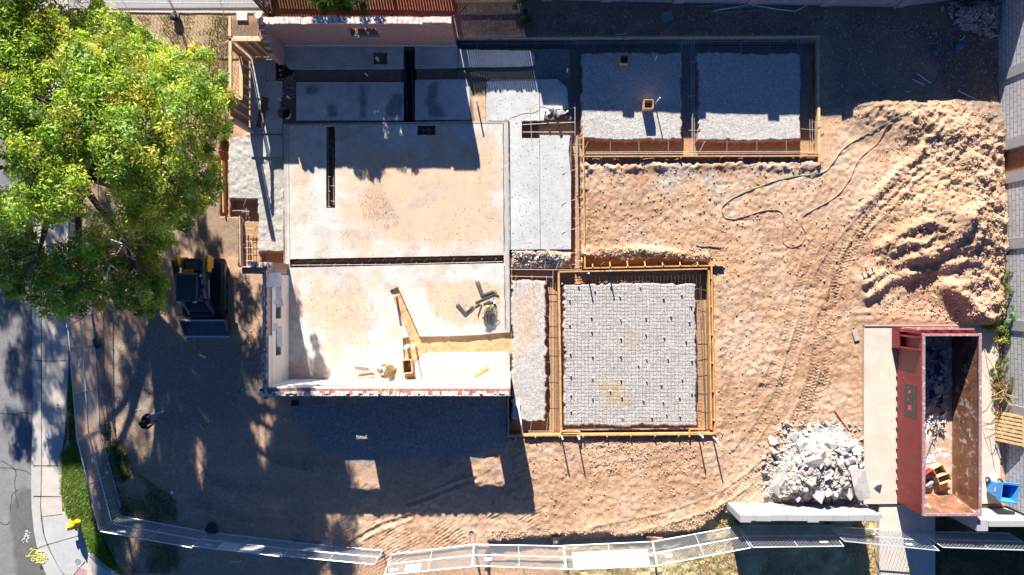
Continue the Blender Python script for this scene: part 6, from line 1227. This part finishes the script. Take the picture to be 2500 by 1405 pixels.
mb = MB(); mb.box((0, 0, 0), (.14, .07, .01)); ph = mb.build('phone', BLACK); ph.location = pl_ + Vector((.37, .0, 1.2)); ph.rotation_euler = (0, -.4, 0); tag(ph, 'small dark phone held by the standing person', 'phone')
CAMO = M('brown_camo', (.24, .14, .05), .95, .4, 9, .2, 40, .004, col2=(.09, .06, .03), c2lo=.5, c2hi=.56, c2scale=9); BOOT = M('work_boots', (.25, .17, .10), .9, .2); GLV = M('pale_gloves', (.6, .58, .55), .9)
J = {'pelvis': (-.22, 0, .42), 'spine': (-.16, 0, .60), 'chest': (.04, 0, .76), 'neck': (.18, .0, .82), 'head': (.29, .0, .84), 'crown': (.38, .0, .86)}
E = [('pelvis', 'spine'), ('spine', 'chest'), ('chest', 'neck'), ('neck', 'head'), ('head', 'crown')]; Rd = {'pelvis': (.16, .14), 'spine': (.16, .13), 'chest': (.18, .13), 'neck': .06, 'head': (.085, .09), 'crown': .062}
for s, t in ((1, 'L'), (-1, 'R')):
    J.update({'hip' + t: (-.18, s * .11, .38), 'knee' + t: (.20, s * .19, .50), 'ankle' + t: (.0, s * .17, .09), 'toe' + t: (.18, s * .19, .05), 'sh' + t: (.07, s * .20, .80), 'el' + t: (.26, s * .24, .58), 'wrist' + t: (.40, s * .12, .36)})
    E += [('pelvis', 'hip' + t), ('hip' + t, 'knee' + t), ('knee' + t, 'ankle' + t), ('ankle' + t, 'toe' + t), ('chest', 'sh' + t), ('sh' + t, 'el' + t), ('el' + t, 'wrist' + t)]
    Rd.update({'hip' + t: .11, 'knee' + t: .075, 'ankle' + t: .05, 'toe' + t: .045, 'sh' + t: .075, 'el' + t: .052, 'wrist' + t: .032}); fingers(J, E, Rd, J['wrist' + t], (.5, -s * .2, -.8), (.3, -s * .3, .6), t)
def mf2(a, b):
    k = a + b
    if 'toe' in b: return 2
    if 'palm' in k or a[0] == 'f' or a.startswith('wrist') or a.startswith('ta'): return 3
    if 'head' in k or 'crown' in k: return 0
    return 1
pc_ = T(958, 904, SZ)
pc = body('person', 'crouching person in mottled brown work clothes by the bright south wall', pc_, J, E, Rd, [SKIN, CAMO, BOOT, GLV], mf2, math.radians(165)); face(pc, (.31, 0, .85), (.9, 0, -.45), (.45, 0, .9), HAIR, SKIN, cap=CAMO)
# ------------------------------------------------------------------ trees and plants
def leaf_mat(name, trans=.35):
    m_, n, b = nmat(name); a = n.nodes.new('ShaderNodeAttribute'); a.attribute_name = 'col'; n.links.new(a.outputs['Color'], b.inputs['Base Color']); b.inputs['Roughness'].default_value = .55; b.inputs['Specular IOR Level'].default_value = .25
    t = n.nodes.new('ShaderNodeBsdfTranslucent'); sc_ = n.nodes.new('ShaderNodeVectorMath'); sc_.operation = 'MULTIPLY'; n.links.new(a.outputs['Color'], sc_.inputs[0]); sc_.inputs[1].default_value = (1.3, 1.35, .7); n.links.new(sc_.outputs[0], t.inputs['Color'])
    mx = n.nodes.new('ShaderNodeMixShader'); mx.inputs[0].default_value = trans; n.links.new(b.outputs[0], mx.inputs[1]); n.links.new(t.outputs[0], mx.inputs[2]); n.links.new(mx.outputs[0], n.nodes['Material Output'].inputs[0]); return m_
LEAF = leaf_mat('tree_leaf', .32); BARK = M('bark', (.10, .075, .055), .95, .3, 8, .6, 30, .01)
def leaves(name, clumps, per, ls, seed, mat, parent, palette, flat=.7, aspect=.42, shell=.55):
    """clumps: (x,y,z,r) world"""
    rs = np.random.RandomState(seed); C_ = np.array(clumps); n = len(C_); k = np.repeat(np.arange(n), per); N = len(k)
    d = rs.normal(size=(N, 3)); d /= np.linalg.norm(d, axis=1)[:, None]; rad = (shell + (1 - shell) * rs.rand(N) ** .6) * C_[k, 3] * rs.uniform(.6, 1.15, N); d[:, 2] *= flat; P = C_[k, :3] + d * rad[:, None]
    nv = d * .7 + rs.normal(size=(N, 3)) * .6 + np.array([0, 0, .5]); nv /= np.linalg.norm(nv, axis=1)[:, None]; t = np.cross(nv, rs.normal(size=(N, 3))); t /= np.linalg.norm(t, axis=1)[:, None]; b = np.cross(nv, t)
    s = ls * (rs.uniform(.45, 1.1, N) + .6 * (rs.rand(N) > .9))[:, None]; a = s * aspect; V = np.stack([P - t * s, P + b * a * .8 - t * s * .1, P + t * s, P - b * a * .8 - t * s * .1], 1).reshape(-1, 3); F_ = np.arange(N * 4).reshape(N, 4)
    pal = np.array(palette); ch = rs.choice(len(pal), n, p=None); ch2 = rs.choice(len(pal), N); pick = np.where(rs.rand(N) < .8, ch[k], ch2); col = pal[pick] * rs.uniform(.65, 1.25, (N, 1)) * rs.uniform(.62, 1.2, (n, 1))[k]; return np_mesh(name, V, F_, mat, np.repeat(col, 4, 0), parent)
PALT = [(.30, .44, .04), (.40, .53, .05), (.50, .56, .08), (.20, .34, .035), (.54, .48, .07), (.33, .48, .12), (.12, .22, .03), (.45, .54, .08)]
# the big tree: outline as seen, height from a dome
OUT = [(-520, -260), (230, -260), (235, -10), (300, 15), (350, 60), (400, 105), (445, 112), (500, 95), (548, 150), (582, 235), (575, 312), (540, 372), (548, 470), (505, 540), (440, 575), (400, 640), (418, 700), (408, 762), (360, 790), (320, 770), (235, 778), (160, 790), (90, 770), (40, 745), (-60, 700), (-200, 640), (-420, 560), (-560, 300)]
tb = T(318, 452); big = thing('tree', 'very large leafy green tree spreading over the street corner and front yard', 'tree', (tb.x, tb.y, 0))
rs = np.random.RandomState(5); cl = []; OA = np.array(OUT, float)
cand = np.stack([rs.uniform(-560, 590, 9000), rs.uniform(-260, 800, 9000)], 1); sdv = sdf(cand[:, 0], cand[:, 1], OA); dens = fbm(cand[:, 0] / 60, cand[:, 1] / 60, 1.9, 3, 200)
for (x, y), d, q in zip(cand, sdv, dens):
    if d > -14: continue
    sparse = (x < 190 and 350 < y < 730); road_gap = (x < 120 and 430 < y < 720)
    if q < -.42 + (.14 if sparse else 0) + (.14 if road_gap else 0): continue
    if x < -150 and rs.rand() < .35: continue
    t = min(1, -d / 330); z = 3.1 + 5.4 * math.sqrt(max(0, 1 - (1 - t) ** 2)) + rs.uniform(-1.3, .35); rr_ = rs.uniform(.26, .52) * (.7 if d > -40 else 1)
    if y > 560: z = min(z, 3.0 + 2.6 * t + rs.uniform(0, .8))
    p = G(x, y, z); shx, shy = 1250 + p.x * 60 + 25.2 * z, 702.5 - p.y * 60 + 129 * z
    if shx < 245 and shy > 1085 + .25 * shx: continue  # clumps left out so the verge and sidewalk stay sunlit
    if shx < 10 and shy > 800: continue
    if shy > 760 and float(fbm(np.array([shx / 60.]), np.array([shy / 240.]), .55, 2, 260)[0]) > (.17 if x > 60 else .30): continue  # crown gaps shaped along the sun direction, so streaks reach the yard
    if any(abs(p.x - c_[0]) < .30 and abs(p.y - c_[1]) < .30 and abs(p.z - c_[2]) < .45 for c_ in cl[-260:]): continue
    cl.append((p.x, p.y, p.z, rr_))
    if len(cl) >= 2000: break
print('clumps', len(cl)); leaves('foliage', cl, 185, .07, 9, LEAF, None, PALT)
fol = [o for o in bpy.data.objects if o.name == 'foliage'][0]; fol.name = 'crown'; fol.parent = big; fol.location = -Vector(big.location)
rr = random.Random(8); trunk = MB(); top = Vector((tb.x - .1, tb.y, 2.6)); trunk.tube(catmull([(tb.x, tb.y, -.1), (tb.x + .05, tb.y, .8), (tb.x - .05, tb.y + .03, 1.8), tuple(top)], 4), [.42, .38, .34, .33, .32, .31, .30, .29, .29, .28, .28, .28, .27], 14, True) if False else trunk.tube(catmull([(tb.x, tb.y, -.1), (tb.x + .05, tb.y, .8), (tb.x - .05, tb.y + .03, 1.8), tuple(top)], 4), [.44 - .014 * i for i in range(13)], 14)
trunk.build('trunk', BARK, big, True)
def limb(mb, a, b, r0, r1, sag, rr):
    a = Vector(a); b = Vector(b); m1 = a.lerp(b, .35) + Vector((rr.uniform(-.3, .3), rr.uniform(-.3, .3), sag)); m2 = a.lerp(b, .7) + Vector((rr.uniform(-.3, .3), rr.uniform(-.3, .3), sag * .6)); pts = catmull([a, m1, m2, b], 5); k = len(pts) - 1
    mb.tube(pts, [r0 + (r1 - r0) * i / k for i in range(k + 1)], 7); return pts
ends = []
TGT = [G(40, 330, 6.5), G(-60, 430, 6), G(20, 520, 5.5), G(90, 640, 5), G(200, 700, 4.6), G(330, 640, 4.6), G(430, 480, 4.8), G(500, 300, 5), G(420, 200, 6), G(300, 150, 6.8), G(170, 120, 7.2), G(60, 60, 7), G(-150, 150, 7), G(-250, 350, 6), G(-350, 120, 6.5), G(220, 300, 7.6), G(-100, -50, 6.5)]
for i, tg_ in enumerate(TGT):
    mb = MB(); pts = limb(mb, top + Vector((rr.uniform(-.1, .1), rr.uniform(-.1, .1), 0)), tg_, rr.uniform(.13, .2), .035, .5, rr); mb.build('limb', BARK, big, True); ends += pts[5:]
mb = MB(); E_ = [Vector(e) for e in ends]
for c_ in cl[::3]:
    p = Vector(c_[:3]); q = min(E_, key=lambda e: (e - p).length)
    if (q - p).length < 3.2: mb.tube([q, q.lerp(p, .5) + Vector((rr.uniform(-.15, .15), rr.uniform(-.15, .15), .12)), p], [.022, .014, .006], 4)
mb.build('twigs', BARK, big)
DEAD = M('dead_wood', (.45, .38, .33), .9, .2); mb = MB()
for pts in ([(262, 582), (300, 596), (345, 598), (370, 597)], [(288, 598), (300, 575), (292, 560)], [(310, 596), (325, 570), (337, 570)], [(296, 600), (310, 625), (330, 635)], [(300, 600), (285, 620), (270, 622)], [(268, 645), (285, 660), (300, 668)], [(270, 645), (262, 665), (258, 690)], [(225, 485), (245, 505), (262, 512)], [(305, 600), (318, 612), (324, 630)]):
    mb.tube([G(a, b, 6.6) for a, b in pts], [.022 - .004 * i for i in range(len(pts))], 5)
mb.build('dead_branch', DEAD, big)
leaves('dead_leaves', [(*G(a, b, 6.7), .16) for a, b in ((292, 560), (300, 572), (338, 568), (318, 590), (270, 620), (300, 612), (352, 596), (300, 668), (290, 676), (240, 508))], 40, .05, 77, LEAF, None, [(.35, .10, .06), (.30, .13, .09)]); dl = bpy.data.objects['dead_leaves']; dl.parent = big; dl.location = -Vector(big.location)
def small_tree(name, label, cat, clumps, per, ls, pal, base, seed, twig=.012, group=None):
    root = thing(name, label, cat, base.to_tuple(), group); f = leaves('crown', clumps, per, ls, seed, LEAF, None, pal); f.parent = root; f.location = -Vector(root.location); mb = MB(); rr = random.Random(seed)
    for c_ in clumps: mb.tube([base, base.lerp(Vector(c_[:3]), .5) + Vector((rr.uniform(-.1, .1), rr.uniform(-.1, .1), .1)), Vector(c_[:3])], [twig * 2, twig, twig * .5], 5)
    mb.build('stems', BARK, root); return root
rr = random.Random(14); c_ = []
for i in range(46):
    x = rr.uniform(752, 908); y = rr.uniform(-70, 34) if 775 < x < 890 else rr.uniform(-70, 5); z = rr.uniform(1.7, 2.2) if y > 0 else rr.uniform(1.9, 2.95); c_.append((*G(x, y, z), rr.uniform(.18, .34)))
small_tree('small_tree', 'small bright green tree just behind the north brick wall', 'tree', c_, 190, .07, [(.08, .20, .02), (.12, .24, .03), (.20, .26, .03), (.06, .15, .02)], T(835, 30), 15, .03)
for (x, y, r_, h, lb_, nn, pal, sd_) in ((1290, 52, .22, .4, 'small green shrub in the shaded strip above the form plank', 9, 0, 1), (1268, 8, .2, .5, 'dark weed patch by the top picket fence corner', 6, 0, 2), (2440, 690, .35, .7, 'yellow green weed growing against the right block wall', 12, 1, 3), (2462, 760, .45, .8, 'bright green bush spilling over the right wall', 16, 2, 4), (2440, 820, .25, .5, 'green weeds at the upper right corner of the driveway', 10, 1, 5), (2408, 800, .2, .3, 'low yellow weed on the driveway edge behind the dumpster', 7, 1, 6), (2435, 900, .3, .6, 'leggy green weed between dumpster and right wall', 9, 1, 7), (2440, 950, .35, .6, 'dry brown brush heaped above the pallet', 14, 3, 8), (2352, 4, .2, .8, 'small dark vine at the top right wall', 5, 0, 9)):
    rr = random.Random(sd_); pals = [[(.03, .09, .02), (.04, .12, .02)], [(.14, .20, .03), (.26, .26, .05), (.10, .17, .03)], [(.12, .30, .08), (.16, .36, .08)], [(.30, .20, .07), (.22, .15, .06)]][pal]
    cc = [(T(x, y).x + rr.uniform(-r_, r_), T(x, y).y + rr.uniform(-r_, r_) * 1.3, rr.uniform(.1, h), rr.uniform(.10, .2)) for i in range(nn)]; small_tree('shrub', lb_, 'shrub', cc, 90, .05, pals, T(x, y, 0.02), sd_ + 30, .008)
# dry canes on the east side
rr = random.Random(44); dc = thing('dry_canes', 'bundle of long dry canes fanned over the wall above the pallet', 'branches', T(2436, 960, .3).to_tuple())
for i in range(26):
    a = T(2436 + rr.uniform(-8, 8), 960 + rr.uniform(-14, 14), rr.uniform(.1, .6)); an = rr.uniform(-1.2, 1.2) if i % 3 else rr.uniform(2, 4); L = rr.uniform(.5, 1.5); b = a + Vector((math.cos(an) * L, math.sin(an) * L, rr.uniform(.0, .5))); mb = MB(); mb.tube([a, a.lerp(b, .5) + Vector((0, 0, .1)), b], [.012, .009, .005], 4); mb.build('cane', M('cane', (.42, .31, .14), .9, .2) if 'cane' not in bpy.data.materials else bpy.data.materials['cane'], dc)
rr = random.Random(45)
for i, (a, b) in enumerate((((2400, 850), (2436, 990)), ((2404, 870), (2425, 960)), ((2395, 1040), (2428, 1062)), ((2412, 1060), (2420, 1110)), ((2420, 830), (2500, 850)))):
    mb = MB(); mb.tube(catmull([T(*a, .1), T((a[0] + b[0]) / 2 + rr.uniform(-6, 6), (a[1] + b[1]) / 2, .5), T(*b, .2)]), .010, 4); tag(mb.build('dry_branch', BRW if i % 2 else bpy.data.materials['cane']), ['long curved dry branch beside the dumpster', 'short dark twig beside the dumpster', 'dark stick reaching from dumpster to pallet', 'thin twig on the driveway left of the pallet', 'dry cane crossing to the wall at the weeds'][i], 'branch')
# ------------------------------------------------------------------ grass
GRS = leaf_mat('grass_blade', .25)
def grass(name, label, polys, n, h, seed, pal, lean=.6, thin=-.05):
    rs = np.random.RandomState(seed); P = inpoly(polys)(rs, n); B = np.array([TG(x, y) for x, y in P]); B = B[(fbm(B[:, 0], B[:, 1], .9, 4, 310) + rs.uniform(-.25, .25, len(B))) > thin]; N = len(B); a = rs.rand(N) * 6.28; hh = h * rs.uniform(.4, 1.2, N); w_ = .010 + .008 * rs.rand(N)
    dx_, dy_ = np.cos(a), np.sin(a); ln = lean * hh; V = np.stack([B + np.stack([-dy_ * w_, dx_ * w_, 0 * a], 1), B + np.stack([dy_ * w_, -dx_ * w_, 0 * a], 1), B + np.stack([dx_ * ln, dy_ * ln, hh], 1)], 1).reshape(-1, 3)
    pal = np.array(pal); bx_ = (vnoise(B[:, 0] * 1.3, B[:, 1] * 1.3, 300) * .7 + rs.rand(N) * .5) * len(pal) / 1.2; c_ = pal[np.clip(bx_.astype(int), 0, len(pal) - 1)] * rs.uniform(.7, 1.3, (N, 1))
    o = np_mesh(name, V, np.arange(N * 3).reshape(N, 3), GRS, np.repeat(c_, 3, 0)); tag(o, label, 'grass', kind='stuff'); return o
GREEN = [(.07, .18, .02), (.14, .30, .03), (.22, .34, .05), (.30, .30, .10), (.10, .24, .02), (.05, .12, .02)]
grass('green_grass', 'thick bright green grass on the strip between sidewalk and fence', [([(152, 1100), (185, 1085), (205, 1110), (222, 1230), (238, 1290), (205, 1290), (165, 1258), (150, 1200)], 3), ([(200, 1270), (245, 1300), (300, 1405), (270, 1398), (222, 1348), (205, 1310)], 2)], 26000, .13, 1, GREEN, thin=-.35)
grass('yard_grass', 'patchy dark green grass in the shaded front corner of the yard', [([(255, 1060), (300, 1080), (330, 1150), (430, 1220), (440, 1400), (300, 1400), (250, 1310), (236, 1200)], 5), ([(275, 1090), (300, 1100), (318, 1165), (300, 1180), (285, 1130)], 1.5), ([(160, 880), (180, 900), (185, 1090), (168, 1080)], 1.2)], 16000, .10, 2, [(.06, .14, .02), (.16, .14, .06), (.09, .20, .02), (.22, .17, .09), (.20, .15, .10)])
grass('dry_grass', 'short dry straw coloured grass below the low block wall', [([(1380, 1350), (1590, 1318), (1760, 1265), (1782, 1262), (2146, 1262), (2146, 1420), (1380, 1420)], 5)], 42000, .045, 3, [(.50, .40, .18), (.60, .48, .24), (.40, .30, .14), (.30, .28, .09), (.62, .54, .32)])
grass('dark_grass', 'dark weedy grass right of the footpath in the lower right corner', [([(2284, 1262), (2560, 1262), (2560, 1420), (2284, 1420)], 5)], 16000, .07, 4, [(.12, .11, .05), (.16, .14, .06), (.08, .10, .03)])
grass('top_grass', 'sparse dry grass beside the upper fence and tree edge', [([(330, 40), (440, 36), (560, 40), (560, 320), (500, 300), (420, 120)], 5)], 12000, .05, 6, [(.36, .26, .12), (.28, .20, .10), (.20, .18, .06)])
